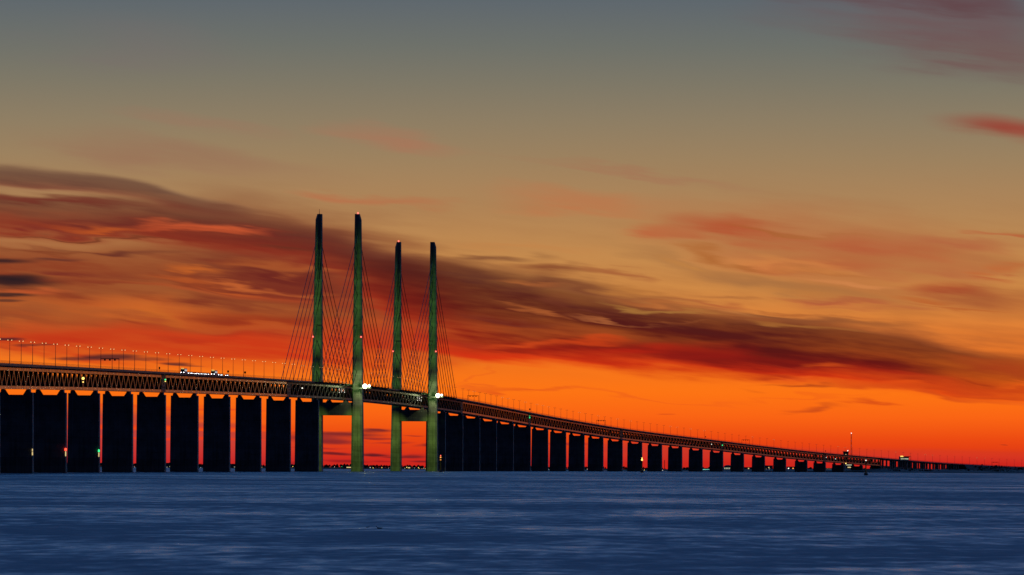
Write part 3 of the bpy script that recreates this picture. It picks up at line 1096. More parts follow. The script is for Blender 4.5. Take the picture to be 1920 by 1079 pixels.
# ---- stays
for s in (0, 490):
    for sd in (-1, 1):
        for dr in (-1, 1):
            for i in range(10):
                ds = 17 + 20 * i
                z1 = 80 + 12 * i
                f = z1 / 203.5
                zd = deck_z(s + dr * ds)
                a = P(s + dr * ds, sd * 14.6, zd + .3)
                b = P(s + dr * (6.2 - 3.1 * f - .6), sd * (16.4 - .75 * f), z1)
                mb = MB()
                mb.tube(a, b, .25, .23, 6)
                mb.build('stay_cable', STEEL_DK, bridge, a)
                ob = MB()
                th = heading(s + dr * ds)
                q = s + dr * ds
                ob.hexa([P(q - .5, sd * 11.8, zd - 1.2), P(q + .5, sd * 11.8, zd - 1.2), P(q + .4, sd * 15.0, zd - .25), P(q - .4, sd * 15.0, zd - .25),
                         P(q - .5, sd * 11.8, zd - .05), P(q + .5, sd * 11.8, zd - .05), P(q + .4, sd * 15.0, zd + .3), P(q - .4, sd * 15.0, zd + .3)])
                ob.build('stay_bracket', STEEL_DK, bridge)

# ---- the concrete viaduct that takes the road ashore, and its ramp
vd = MB()
ss = np.linspace(3791.1, 4300, 26)
sec = [(-EDGE - .4, .05), (-EDGE - .4, -1.3), (-8, -2.0), (8, -2.0), (EDGE + .4, -1.3), (EDGE + .4, .05)]
vd.sweep([[P(s, t, deck_z(s) + z) for t, z in sec] for s in ss])
vd.build('viaduct_deck', CONCRETE, bridge)
random.seed(5)
s = 3800.0
while s < 4292:
    w = random.choice((2.6, 3.4, 5.0, 7.5))
    for t in (-9.2, 9.2):
        cm = MB()
        zt = deck_z(s) - 1.9
        cm.hexa([P(s - w / 2, t - .7, -2), P(s + w / 2, t - .7, -2), P(s + w / 2, t + .7, -2), P(s - w / 2, t + .7, -2),
                 P(s - w / 2, t - .7, zt), P(s + w / 2, t - .7, zt), P(s + w / 2, t + .7, zt), P(s - w / 2, t + .7, zt)])
        cm.build('viaduct_column', CONCRETE, bridge)
    s += w + random.choice((9, 12, 16, 22))
lw = MB()
lw.sweep([[P(s, -6.5, -3), P(s, 6.5, -3), P(s, 6.5, max(deck_z(s) - 11.2, 3.0)), P(s, -6.5, max(deck_z(s) - 11.2, 3.0))] for s in ss])
lw.build('rail_ramp', CONCRETE, bridge)
rp = MB()
ss2 = np.linspace(4300.2, 5750, 60)
rp.sweep([[P(s, -EDGE - 14, -4), P(s, EDGE + 14, -4), P(s, EDGE + 1, deck_z(s) - .3), P(s, EDGE + .5, deck_z(s)), P(s, -EDGE - .5, deck_z(s)), P(s, -EDGE - 1, deck_z(s) - .3)] for s in ss2])
rp.build('road_embankment', ROCK, bridge)
for t in (-EDGE, EDGE):
    f2 = MB()
    for a, b in zip(np.linspace(3791, 5750, 100)[:-1], np.linspace(3791, 5750, 100)[1:]):
        f2.beam(P(a, t, deck_z(a) + .8), P(b, t, deck_z(b) + .8), .2, .4)
    for q in np.arange(3793, 5750, 6.0):
        f2.beam(P(q, t, deck_z(q) - .3), P(q, t, deck_z(q) + .9), .12, .12, side=(1, 0, 0))
    f2.build('railing', STEEL_DK, bridge)


# ------------------------------------------------------------------ lights that make the pylons green
def floodlight_post(s, s_leg, t, power, label):
    """a bank of narrow floodlights on a bracket at the deck edge, aimed at one pylon leg"""
    z = deck_z(s)
    sg = 1 if t > 0 else -1
    loc = P(s, t, z - 4.0)
    root = empty('floodlight_bank', loc)
    tag(root, label, 'floodlight', 'floodlight banks aimed at the pylon legs')
    b = MB()
    b.beam(P(s - 1.1, sg * 7.4, z - 4.0), P(s - 1.1, t + sg * 3.6, z - 4.0), .3, .3)
    b.build('bracket', GALV, root)
    for i, (zt, pw) in enumerate(((8, 1.5), (36, 1.5), (72, 1.1), (108, 1.6), (150, 2.7))):
        c = Vector(P(s, t + (i - 2) * 1.6, z - 4.0))
        target = Vector(P(s_leg - 4, sg * 19.4, zt))
        d = (target - c).normalized()
        h = MB()
        h.beam(c - d * .9, c + d * .3, .55, .55)
        ho = h.build('housing', STEEL_DK, root)
        g = MB()
        g.beam(c + d * .31, c + d * .36, .48, .48)
        g.build('lens', LAMP_GREENISH, ho)
        ld = bpy.data.lights.new('floodlight_beam', 'SPOT')
        ld.energy = power * pw
        ld.color = (0.56, 1.0, 0.15) if zt < 60 else (0.36, 1.0, 0.16)
        ld.spot_size = R_(25)
        ld.spot_blend = 0.9
        ld.shadow_soft_size = .3
        ld.specular_factor = 0.0
        lo = bpy.data.objects.new('floodlight_beam', ld)
        COL.objects.link(lo)
        lo.parent = root
        lo.location = c + d * .6 - Vector(loc)
        lo.rotation_euler = d.to_track_quat('-Z', 'Y').to_euler()


LAMP_GREENISH = emitter('lamp_greenish', (0.72, 1.0, 0.35), 6.0)
for s, nm in ((0, 'first'), (490, 'second')):
    for sd, side in ((-1, 'the leg behind the deck'), (1, 'the leg before the deck')):
        floodlight_post(s - 85, s, sd * 20.5, 6.0e4, 'small floodlight bank aimed at %s, %s pylon' % (side, nm))

# ------------------------------------------------------------------ street lamps
def copy_tree(o, parent=None):
    c = o.copy()
    COL.objects.link(c)
    c.parent = parent
    for ch in o.children:
        copy_tree(ch, c)
    return c


def make_lamp(lens_mat, h=12.7):
    root = empty('street_lamp', (0, 0, 0))
    m = MB()
    m.tube((0, 0, 0), (0, 0, .9), .24, .22, 8)
    m.tube((0, 0, .9), (0, 0, h), .17, .09, 8)
    m.build('pole', GALV, root, (0, 0, 0))
    a = MB()
    for sd in (-1, 1):
        a.tube((0, 0, h - .25), (sd * .75, 0, h + .05), .06, .05, 6)
    a.build('arm', GALV, root, (0, 0, h - .25))
    for sd in (-1, 1):
        hd = MB()
        hd.hexa([(sd * .55, -.17, h), (sd * 1.35, -.2, h), (sd * 1.35, .2, h), (sd * .55, .17, h),
                 (sd * .6, -.1, h + .2), (sd * 1.25, -.12, h + .16), (sd * 1.25, .12, h + .16), (sd * .6, .1, h + .2)])
        ho = hd.build('lamp_head', GALV, root)
        ln = MB()
        ln.lathe((sd * .95, 0, h - .003), [(.08, -.3), (.22, -.2), (.27, 0)], 8)
        ln.build('lens', lens_mat, ho)
    return root


protos = {'lit': make_lamp(LAMP_WARM), 'faint': make_lamp(LAMP_FAINT, 12.2), 'off': make_lamp(LAMP_OFF, 12.2)}
used = {}
lamp_text = {
    'near': ('tall double-armed street lamp with two glowing heads on the deck ahead of the pylons', 'lit lamps along the near bridge deck'),
    'stay': ('double-armed street lamp on the deck among the stay cables between and beside the pylons', 'lamps among the stay cables'),
    'farlit': ('slim street lamp with small glowing heads on the descending deck beyond the pylons', 'lit lamps on the far bridge deck'),
    'faroff': ('slim unlit street lamp, a dark thin pole on the descending deck beyond the pylons', 'unlit lamps on the far bridge deck'),
}
random.seed(21)
lamp_s = [-1448 - 46.67 * 4 + 46.8 * k for k in range(0, 200) if -1448 - 46.67 * 4 + 46.8 * k < 810]
lamp_s += [863 + 46.3 * k for k in range(0, 100) if 863 + 46.3 * k < 5600]
for i, s in enumerate(lamp_s):
    if s < -215:
        kind, key = 'lit', 'near'
    elif s < 715:
        kind, key = 'faint', 'stay'
    elif random.random() < .3:
        kind, key = 'faint', 'farlit'
    else:
        kind, key = 'off', 'faroff'
    if kind not in used:
        used[kind] = 1
        o = protos[kind]
    else:
        o = copy_tree(protos[kind])
    o.location = P(s, 0, deck_z(s) + .05)
    o.rotation_euler = (0, 0, -heading(s))
    tag(o, lamp_text[key][0], 'street lamp', lamp_text[key][1])


# ------------------------------------------------------------------ gantries and small signs on the road
def gantry(s, label):
    z = deck_z(s)
    root = empty('sign_gantry', P(s, 6.1, z))
    tag(root, label, 'gantry', 'portal gantries over the road')
    for t in (.75, 11.35):
        m = MB()
        m.beam(P(s, t, z - .05), P(s, t, z + 6.6), .3, .3, side=(1, 0, 0))
        m.build('post', STEEL_DK, root)
    m = MB()
    m.beam(P(s, .6, z + 6.4), P(s, 11.5, z + 6.4), .35, .4)
    m.build('beam', STEEL_DK, root)
    for t in (3.2, 6.1, 9.0):
        m = MB()
        m.beam(P(s - .25, t - .5, z + 5.75), P(s - .25, t + .5, z + 5.75), .12, .9)
        m.build('sign_panel', STEEL_DK, root)


for s, lb in ((-1079, 'dark portal gantry over the road on the near approach'), (895, 'dark portal gantry just past the last stay cable'),
              (1911, 'dark portal gantry midway down the far deck'), (2916, 'dark portal gantry on the low far deck over short piers'),
              (3970, 'dark portal gantry on the shore viaduct'), (4519, 'dark portal gantry on the embankment road')):
    gantry(s, lb)


def road_sign(s, t, h, w, label):
    z = deck_z(s)
    root = empty('road_sign', P(s, t, z))
    tag(root, label, 'sign', 'small dark signs along the road')
    m = MB()
    m.tube(P(s, t, z - .05), P(s, t, z + h), .09, .08, 6)
    m.build('post', STEEL_DK, root)
    m = MB()
    m.beam(P(s - .15, t, z + h - .9), P(s - .15, t, z + h + .5), w, .12)
    m.build('sign_panel', STEEL_DK, root)


for s, t, h, w, lb in ((-905, 11.2, 2.8, .9, 'small dark roadside sign on the near deck before the coaches'),
                       (-606, 11.2, 3.3, 1.2, 'dark roadside sign box just past the coaches'),
                       (-530, 11.2, 3.4, 1.3, 'dark roadside sign box between coaches and pylons'),
                       (1325, 11.2, 3.6, 1.6, 'dark roadside sign beyond the pylons at the deck joint'),
                       (2620, 11.2, 3.2, 1.4, 'dark roadside sign far down the sloping deck'),
                       (3420, 11.2, 3.2, 1.4, 'small dark roadside sign near the shore')):
    road_sign(s, t, h, w, lb)


# ------------------------------------------------------------------ traffic
def wheel(root, x, y, r, w):
    m = MB()
    m.tube((x - w / 2, y, r), (x + w / 2, y, r), r, r, 10)
    wo = m.build('wheel', RUBBER, root)
    m = MB()
    sg = 1 if x > 0 else -1
    m.tube((x + sg * w / 2 + sg * .005, y, r), (x + sg * w / 2 + sg * .04, y, r), r * .55, r * .5, 8)
    m.build('rim', GALV, wo)


def make_coach():
    root = empty('coach', (0, 0, 0))
    L, W, H = 12.0, 2.5, 3.5
    prof = [(-L / 2, .45), (L / 2, .45), (L / 2, 3.2), (L / 2 - .3, H), (-L / 2 + .9, H), (-L / 2 + .25, 2.6), (-L / 2, 1.3)]
    m = MB()
    rings = [[(x, y, z) for y, z in prof] for x in (-W / 2, W / 2)]
    n = len(prof)
    m.poly(rings[0] + rings[1], [tuple(range(n)), tuple(range(2 * n - 1, n - 1, -1))] + [((i + 1) % n, i, n + i, n + (i + 1) % n) for i in range(n)])
    m.build('body', WHITE_PAINT, root, (0, 0, .45))
    for sd in (-1, 1):
        for k in range(7):
            y = -L / 2 + 1.5 + k * 1.45
            w = MB()
            w.box((sd * (W / 2 + .015), y + .6, 2.3), (.03, 1.3, 1.05))
            w.build('side_window', BUS_WIN, root)
    w = MB()
    w.hexa([(-1.1, -L / 2 - .02, 1.4), (1.1, -L / 2 - .02, 1.4), (1.1, -L / 2 + .02, 1.4), (-1.1, -L / 2 + .02, 1.4),
            (-1.1, -L / 2 + .22, 2.6), (1.1, -L / 2 + .22, 2.6), (1.1, -L / 2 + .26, 2.6), (-1.1, -L / 2 + .26, 2.6)])
    w.build('windscreen', GLASS_DK, root)
    for sx in (-.9, .9):
        h = MB()
        h.box((sx, -L / 2 - .03, .95), (.42, .06, .28))
        h.build('headlight', HEADLAMP, root)
        for y in (-L / 2 + 2.6, L / 2 - 2.9):
            wheel(root, sx * 1.22, y, .5, .3)
    b = MB()
    b.box((0, -L / 2 + .5, H + .08), (1.8, .12, .16))
    b.build('roof_lights', LAMP_YELLOW, root)
    return root


def make_car(paint):
    root = empty('car', (0, 0, 0))
    L, W = 4.4, 1.8
    prof = [(-L / 2, .3), (L / 2, .3), (L / 2, .95), (L / 2 - .25, 1.0), (L / 2 - .75, 1.42), (-.35, 1.46), (-1.1, .98), (-L / 2 + .05, .82)]
    m = MB()
    rings = [[(x, y, z) for y, z in prof] for x in (-W / 2, W / 2)]
    n = len(prof)
    m.poly(rings[0] + rings[1], [tuple(range(n)), tuple(range(2 * n - 1, n - 1, -1))] + [((i + 1) % n, i, n + i, n + (i + 1) % n) for i in range(n)])
    m.build('body', paint, root, (0, 0, .3))
    for sd in (-1, 1):
        w = MB()
        w.poly([(sd * (W / 2 + .01), -.95, 1.0), (sd * (W / 2 + .01), 1.4, 1.0), (sd * (W / 2 + .01), 1.1, 1.36), (sd * (W / 2 + .01), -.35, 1.4)], [(0, 1, 2, 3)])
        w.build('side_window', GLASS_DK, root)
        for y in (-1.35, 1.3):
            wheel(root, sd * .82, y, .32, .2)
        h = MB()
        h.box((sd * .62, -L / 2 - .02, .70), (.40, .06, .26))
        h.build('headlight', HEADLAMP, root)
    w = MB()
    w.poly([(-.75, -1.12, 1.0), (.75, -1.12, 1.0), (.68, -.39, 1.47), (-.68, -.39, 1.47)], [(0, 1, 2, 3)])
    w.build('windscreen', GLASS_DK, root)
    return root


coach = make_coach()
car = make_car(BLUE_PAINT)
trafic = [('coach', -780, 'white coach with lit windows leading the traffic on the near deck'), ('car', -762, 'small car with bright headlights right behind the leading coach'),
          ('car', -747, 'second small car behind the leading coach'), ('car', -733, 'third small car behind the leading coach'), ('car', -718, 'fourth small car behind the leading coach'),
          ('car', -704, 'fifth small car behind the leading coach'), ('car', -690, 'sixth small car behind the leading coach'), ('car', -675, 'seventh small car, just before the gap in the traffic'),
          ('coach', -648, 'white coach with lit windows driving alone after the gap in traffic'), ('car', -630, 'small car with bright headlights following the lone coach'),
          ('car', -616, 'second small car following the lone coach'), ('car', -590, 'small car with bright headlights last in the traffic')]
first = {'coach': coach, 'car': car}
for kind, s, lb in trafic:
    o = first.pop(kind, None) or copy_tree(coach if kind == 'coach' else car)
    o.location = P(s, 8.2, deck_z(s) - .055)
    o.rotation_euler = (0, 0, -heading(s))
    slope = math.atan((deck_z(s + 5) - deck_z(s - 5)) / 10.0)
    o.rotation_euler = (slope, 0, -heading(s))
    tag(o, lb, kind, 'traffic on the bridge')


# ------------------------------------------------------------------ bright floodlights beside the near legs
def deck_floodlight(s, t, z, cols, label, power):
    root = empty('floodlight', P(s, t, z))
    tag(root, label, 'floodlight', 'blazing floodlights beside the pylons')
    m = MB()
    m.beam(P(s, 12.0, z - 1.6), P(s, t + 1.4, z - 1.6), .3, .3)
    m.beam(P(s, t, z - 1.6), P(s, t, z + 1.2), .25, .25, side=(1, 0, 0))
    m.build('bracket', GALV, root)
    R = 1.75 if cols == 2 else .85
    h = MB()
    h.tube(P(s + .5, t, z), P(s - .2, t, z), R * .45, R * .8, 16)
    h.tube(P(s - .2, t, z), P(s - .75, t, z), R * .8, R * 1.04, 16)
    ho = h.build('housing', STEEL_DK, root)
    g = MB()
    g.tube(P(s - .76, t, z), P(s - 1.0, t, z), R, R * .7, 16)
    g.build('lens', LAMP_FLOOD, ho)
    ld = bpy.data.lights.new('floodlight_glow', 'POINT')
    ld.energy = power
    ld.color = (0.85, 1.0, 0.45)
    ld.shadow_soft_size = .6
    ld.specular_factor = 0.0
    lo = bpy.data.objects.new('floodlight_glow', ld)
    COL.objects.link(lo)
    lo.parent = root
    lo.location = Vector(P(s - 2.2, t, z)) - Vector(P(s, t, z))


deck_floodlight(-9, 23.2, 67.3, 2, 'dazzling large floodlight at deck level beside the first pylon leg', 5000)
deck_floodlight(-9, 26.6, 67.6, 1, 'smaller dazzling floodlight just outside the one on the first pylon leg', 1500)
deck_floodlight(481, 21.8, 67.2, 2, 'dazzling large floodlight at deck level beside the second pylon leg', 5000)
deck_floodlight(481, 25.2, 67.6, 1, 'smaller dazzling floodlight just outside the one on the second pylon leg', 1500)


# ------------------------------------------------------------------ lamps inside and under the truss
def small_lamp(name, s, t, zrel, mat, r, label, cat, group):
    z = deck_z(s) + zrel
    root = empty(name, P(s, t, z))
    tag(root, label, cat, group)
    m = MB()
    m.tube(P(s + .2, t, z), P(s + .9, t, z), .1, .1, 6)
    m.build('bracket', GALV, root)
    m = MB()
    m.tube(P(s + .25, t, z), P(s - .15, t, z), r * .6, r * 1.05, 8)
    ho = m.build('housing', STEEL_DK, root)
    m = MB()
    m.tube(P(s - .16, t, z), P(s - .16 - r * .5, t, z), r, r * .5, 8)
    m.build('lens', mat, ho)


for s, t, zr, mat, r, lb in (
        (-1202, 7.6, -5.6, LAMP_YELLOW, .8, 'bright yellow-white lamp in the near truss'),
        (-1202, 7.6, -7.6, LAMP_YELLOW, .4, 'small yellow lamp hanging below the bright one in the truss'),
        (-857, 8.0, -4.2, LAMP_GREEN, .5, 'green signal lamp at the joint frame of the near truss'),
        (-857, 8.0, -5.3, LAMP_YELLOW, .35, 'small yellow lamp under the green signal lamp'),
        (-236, 7.6, -5.2, LAMP_WHITE, .5, 'white lamp in the truss just before the first pylon'),
        (22, 16.2, -1.4, LAMP_GREEN, .5, 'small green lamp by the floodlight of the first pylon'),
        (515, 15.6, -1.4, LAMP_GREEN, .5, 'small green lamp by the floodlight of the second pylon'),
        (1350, 8.0, -5.0, LAMP_GREEN, .55, 'green signal lamp at the truss joint beyond the pylons'),
        (1350, 8.0, -3.2, LAMP_GREEN, .4, 'smaller green lamp above the signal at the joint beyond the pylons'),
        (2679, 7.6, -5.5, LAMP_WHITE, .55, 'pale lamp in the far truss'),
        (2751, 8.0, -5.0, LAMP_GREEN, .65, 'green signal lamp in the far truss over short piers'),
        (3440, 7.8, -6.0, LAMP_WHITE, .5, 'white lamp in the truss near the shore'),
        (3500, 7.8, -7.0, LAMP_WHITE, .5, 'white lamp low in the last truss spans'),
        (3560, 9.5, -12.6, LAMP_YELLOW, .9, 'yellow lamp at the top of a short pier near the shore')):
    small_lamp('signal_lamp', s, t, zr, mat, r, lb, 'lamp', 'signal lamps on the truss')
random.seed(4)
for base, nm in ((-48, 'first'), (442, 'second')):
    for k in range(9):
        small_lamp('work_lamp', base + 6 + (k % 3) * 13 + random.uniform(-2, 2), 7.7, -3.6 - (k // 3) * 1.4 + random.uniform(-.3, .3), LAMP_WHITE, .2 if k % 2 else .28,
                   'tiny white work lamp in the truss beside the %s pylon' % nm, 'lamp', 'work lamps at the %s pylon' % nm)


# ------------------------------------------------------------------ marks for shipping
def pier_mark(s, z, mat, r, board, label):
    root = empty('navigation_light', P(s - 3.4, 8.9, z))
    tag(root, label, 'lamp', 'navigation lights on the piers')
    m = MB()
    m.beam(P(s - 2.4, 9.0, z - .7), P(s - 3.8, 9.0, z - .7), .9, .12)
    m.build('bracket', GALV, root)
    m = MB()
    m.lathe(P(s - 3.4, 9.0, z - .64), [(r * .7, 0), (r, .3), (r, 1.1), (r * .5, 1.5)], 8)
    m.build('lantern', mat, root)
    m = MB()
    m.beam(P(s - 3.2, 9.0, z - .9), P(s - 3.2, 9.0, z - .9 - board), .55, .12)
    m.build('light_board', WIN_WARM, root)


pier_mark(-1281, 12.4, LAMP_RED, .62, 2.6, 'red navigation light over a pale board on a near pier')
pier_mark(-1141, 12.2, LAMP_GREEN, .5, 2.4, 'green navigation light over a pale board on a near pier')
pier_mark(-1421, 11.6, WIN_WARM, .25, 1.6, 'faint yellow navigation board on the nearest dark pier gap')


def beacon(px, dist, h, mats, label):
    g = ground(px, dist)
    root = empty('channel_beacon', g)
    tag(root, label, 'beacon', 'channel beacons standing in the sea')
    x, y, z = g
    m = MB()
    m.lathe((x, y, z - 2), [(1.5, 0), (1.5, 3.4), (1.1, 3.8)], 12)
    m.build('foundation', CONCRETE, root)
    m = MB()
    m.tube((x, y, z + 1.7), (x, y, z + h), .55, .4, 10)
    m.build('post', YELLOW_PAINT, root)
    m = MB()
    m.lathe((x, y, z + h - 2.2), [(.5, 0), (1.1, .3), (1.1, .5)], 10)
    m.build('platform', STEEL_DK, root)
    for dz, r, mat in mats:
        m = MB()
        m.lathe((x, y, z + h + dz), [(r * .6, 0), (r, r * .5), (r, r * 1.4), (r * .4, r * 2)], 8)
        m.build('lantern', mat, root)


beacon(826, 3995, 11.2, [(0, .55, LAMP_ORANGE), (-2.0, .5, LAMP_ORANGE), (1.6, .35, LAMP_PINK)], 'slim beacon with orange lights in front of the piers past the second pylon')
beacon(1203.7, 4495, 10.8, [(0, .85, LAMP_YELLOW), (1.8, .5, LAMP_YELLOW)], 'beacon with a bright yellow light before the far piers')
beacon(1623.5, 3680, 10.6, [(0, .4, LAMP_WHITE)], 'dark beacon post with white top light before the shore')


# ------------------------------------------------------------------ the island and the far coast
def build_island():
    mb = MB()
    rings = []
    rng = random.Random(8)
    ts = [-330, -300, -240, -160, -60, -20, 20, 34, 48, 60, 72, 84]
    hs = [-3, 1.2, 3.2, 4.2, 5.0, 5.5, 5.5, 5.0, 4.2, 3.0, 1.2, -3]
    for i, s in enumerate(np.arange(3600, 5800, 25.0)):
        k = min(1.0, (s - 3590) / 160.0)
        k = math.sqrt(max(k, 0.05))
        wv = 10 * math.sin(s / 90.0) + 6 * math.sin(s / 37.0)
        rings.append([P(s, (t * (.35 + .65 * k) + (wv if t > 30 else 0)), h * (k if h > 0 else 1) + (rng.uniform(-.5, .5) if h > 1 else 0)) for t, h in zip(ts, hs)])
    mb.sweep(rings, closed=False)
    o = mb.build('island', ROCK, smooth=True)
    structure(o, 'low dark rocky island where the bridge comes ashore', 'island')
    # scrub along the top of the shore and the embankment
    sc = MB()
    rng = random.Random(3)
    for k in range(1500):
        s = rng.uniform(3700, 5700)
        onb = rng.random() < .35 and s > 4350
        t = rng.uniform(12.6, 20) if onb else rng.choice((rng.uniform(22, 60), rng.uniform(-220, -30)))
        zb = (deck_z(s) * max(0, 1 - (t - 12.5) / 14.0) if onb else 3.2)
        r = rng.uniform(.6, 1.8) * (1.0 if rng.random() < .9 else 1.6)
        c = P(s, t, zb - .3)
        n = 5
        pts = []
        for zz, rr in ((0, .7), (.5, 1.0), (1.0, .6)):
            for i in range(n):
                an = 2 * math.pi * (i + rng.random() * .6) / n
                q = r * rr * rng.uniform(.7, 1.2)
                pts.append((c[0] + q * math.cos(an), c[1] + q * math.sin(an), c[2] + zz * r * rng.uniform(.8, 1.3)))
        pts.append((c[0], c[1], c[2] + r * 1.5))
        fs = []
        for q in range(2):
            for i in range(n):
                fs.append((q * n + i, q * n + (i + 1) % n, (q + 1) * n + (i + 1) % n, (q + 1) * n + i))
        for i in range(n):
            fs.append((2 * n + i, 2 * n + (i + 1) % n, 3 * n))
        sc.poly(pts, fs)
    o = sc.build('scrub', SCRUB)
    o['kind'] = 'stuff'
    o['label'] = 'dark scrub covering the island and its embankment'
    o['category'] = 'scrub'


build_island()

SHORE_D = 12400.0
SHORE_K = F_PX / SHORE_D


def shore_y(px, d=SHORE_D):
    return LEVEL + ROLL * (px - 960) + F_PX * (EYE / d + d / (2 * EARTH))


def shore_z(px, y, d=SHORE_D):
    return (shore_y(px, d) - y) * d / F_PX


def build_coast():
    mb = MB()
    rng = random.Random(2)
    rings = []
    for px in np.arange(-1500, 3600, 40.0):
        rings.append([ground(px, SHORE_D - 60 + rng.uniform(-20, 20), -2), ground(px, SHORE_D - 20, 1.6), ground(px, SHORE_D + 60, 2.6 + rng.uniform(0, 1)),
                      ground(px, SHORE_D + 500, 4.0 + rng.uniform(0, 2)), ground(px, SHORE_D + 1200, 5 + rng.uniform(0, 2)), ground(px, SHORE_D + 2200, -5)])
    mb.sweep(rings, closed=False)
    o = mb.build('far_coast', SCRUB, smooth=True)
    structure(o, 'low far coast across the sea', 'coast')
    # the far-off wood: one mass of small crowns
    w = MB()
    for k in range(2600):
        px = rng.uniform(-900, 2500)
        d = SHORE_D + rng.uniform(60, 900)
        big = .5 + .5 * math.sin(px / 61.0) * math.sin(px / 23.0 + 1)
        h = rng.uniform(4.5, 8.0) + 4.5 * big * rng.random() + (3.0 if rng.random() < .04 else 0)
        if px > 1000:
            h *= .8
        g = ground(px, d, 2.5 + (d - SHORE_D) / 500.0)
        r = h * rng.uniform(.30, .5)
        w.tube((g[0], g[1], g[2] - .5), (g[0], g[1], g[2] + h * .4), .3, .2, 3)
        n = 6
        pts = []
        for zz, rr in ((.22, .55), (.45, 1.0), (.72, .85), (.92, .4)):
            a0 = rng.random() * 6
            for i in range(n):
                an = a0 + 2 * math.pi * i / n
                q = r * rr * rng.uniform(.6, 1.25)
                pts.append((g[0] + q * math.cos(an), g[1] + q * math.sin(an), g[2] + h * (zz + rng.uniform(-.06, .06))))
        pts.append((g[0] + rng.uniform(-.5, .5), g[1], g[2] + h))
        fs = [tuple(range(n - 1, -1, -1))]
        for q in range(3):
            for i in range(n):
                fs.append((q * n + i, q * n + (i + 1) % n, (q + 1) * n + (i + 1) % n, (q + 1) * n + i))
        for i in range(n):
            fs.append((3 * n + i, 3 * n + (i + 1) % n, 4 * n))
        w.poly(pts, fs)
    o = w.build('far_woods', WOODS)
    o['kind'] = 'stuff'
    o['label'] = 'dark wood along the far coast'
    o['category'] = 'woods'


build_coast()


def block(name, px0, px1, ytop, label, cat, depth=30.0, d=SHORE_D - 12, wins=(), roof='flat', wall=None, glow=None):
    """a far building: wins = (u0, u1, y0, y1, material) openings on its seaward face"""
    x0, y0, zb = ground(px0, d)
    x1 = ground(px1, d)[0]
    zt = zb + shore_z((px0 + px1) / 2, ytop, d)
    gz = zb + .8
    root = empty(name, ((x0 + x1) / 2, d + depth / 2, gz))
    tag(root, label, cat, 'buildings on the far coast')
    m = MB()
    m.hexa([(x0, d, gz), (x1, d, gz), (x1, d + depth, gz), (x0, d + depth, gz), (x0, d, zt), (x1, d, zt), (x1, d + depth, zt), (x0, d + depth, zt)])
    m.build('wall', wall or RENDERED, root)
    m = MB()
    if roof == 'dome':
        w = (x1 - x0) / 2
        pr = [(w * 1.02, 0), (w * .95, w * .16), (w * .78, w * .32), (w * .5, w * .44), (w * .12, w * .5)]
        m.lathe(((x0 + x1) / 2, d + w * .9, zt + .02), pr, 16)
    else:
        e = .5
        m.hexa([(x0 - e, d - e, zt + .01), (x1 + e, d - e, zt + .01), (x1 + e, d + depth + e, zt + .01), (x0 - e, d + depth + e, zt + .01),
                (x0 - e, d - e, zt + .9), (x1 + e, d - e, zt + .9), (x1 + e, d + depth + e, zt + .9), (x0 - e, d + depth + e, zt + .9)])
    m.build('roof', ROOFING, root)
    for u0, u1, ya, yb, mat in wins:
        za, zc = zb + shore_z(px0, yb, d), zb + shore_z(px0, ya, d)
        xa, xb = x0 + (x1 - x0) * u0, x0 + (x1 - x0) * u1
        m = MB()
        m.hexa([(xa, d - .25, za), (xb, d - .25, za), (xb, d - .02, za), (xa, d - .02, za), (xa, d - .25, zc), (xb, d - .25, zc), (xb, d - .02, zc), (xa, d - .02, zc)])
        m.build('window', mat, root)
    return root


SY = shore_y
block('ferry_terminal', 1314, 1333, SY(1320) - 5.5, 'low hall with a bright teal-lit front between two far piers', 'building',
      wins=[(.02, .98, SY(1320) - 4.3, SY(1320) - 2.2, LAMP_TEAL), (.02, .98, SY(1320) - 1.9, SY(1320) - .9, WIN_PALE)])
block('domed_hall', 1357, 1373, SY(1365) - 8.5, 'pale domed hall with a row of lit windows', 'building', roof='dome',
      wins=[(.06 + .18 * k, .18 + .18 * k, SY(1365) - 7.6, SY(1365) - 5.0, WIN_PALE) for k in range(5)])
block('apartment_block', 1394, 1411, SY(1400) - 8.0, 'dark stepped block with a few pale windows beside the domed hall', 'building',
      wins=[(.5, .62, SY(1400) - 7.2, SY(1400) - 5.4, WIN_WARM), (.74, .86, SY(1400) - 4.6, SY(1400) - 3.2, WIN_WARM), (.2, .3, SY(1400) - 3.6, SY(1400) - 2.4, WIN_PALE)])
block('office_block', 1432, 1449, SY(1440) - 11.5, 'tall dark block above a glowing yellow-green base strip', 'building',
      wins=[(.02, .98, SY(1440) - 1.9, SY(1440) - .7, WIN_PALE), (.5, .62, SY(1440) - 9, SY(1440) - 7.6, WIN_WARM), (.5, .62, SY(1440) - 6.2, SY(1440) - 4.4, LAMP_WHITE), (.2, .3, SY(1440) - 6, SY(1440) - 4.8, WIN_WARM)])
block('warehouse', 1476, 1491, SY(1483) - 9.5, 'dark warehouse with a white and an amber lamp on its front', 'building',
      wins=[(.1, .24, SY(1483) - 7.8, SY(1483) - 5.6, LAMP_WHITE), (.66, .8, SY(1483) - 8.0, SY(1483) - 6.2, LAMP_ORANGE)])
block('row_of_flats', 1546, 1562, SY(1555) - 7.5, 'low block of flats with two rows of dim lit windows', 'building',
      wins=[(.06 + .2 * k, .18 + .2 * k, SY(1555) - 6.6, SY(1555) - 5.4, WIN_WARM) for k in range(4)] + [(.06 + .2 * k, .18 + .2 * k, SY(1555) - 4, SY(1555) - 2.8, WIN_PALE) for k in range(5)])
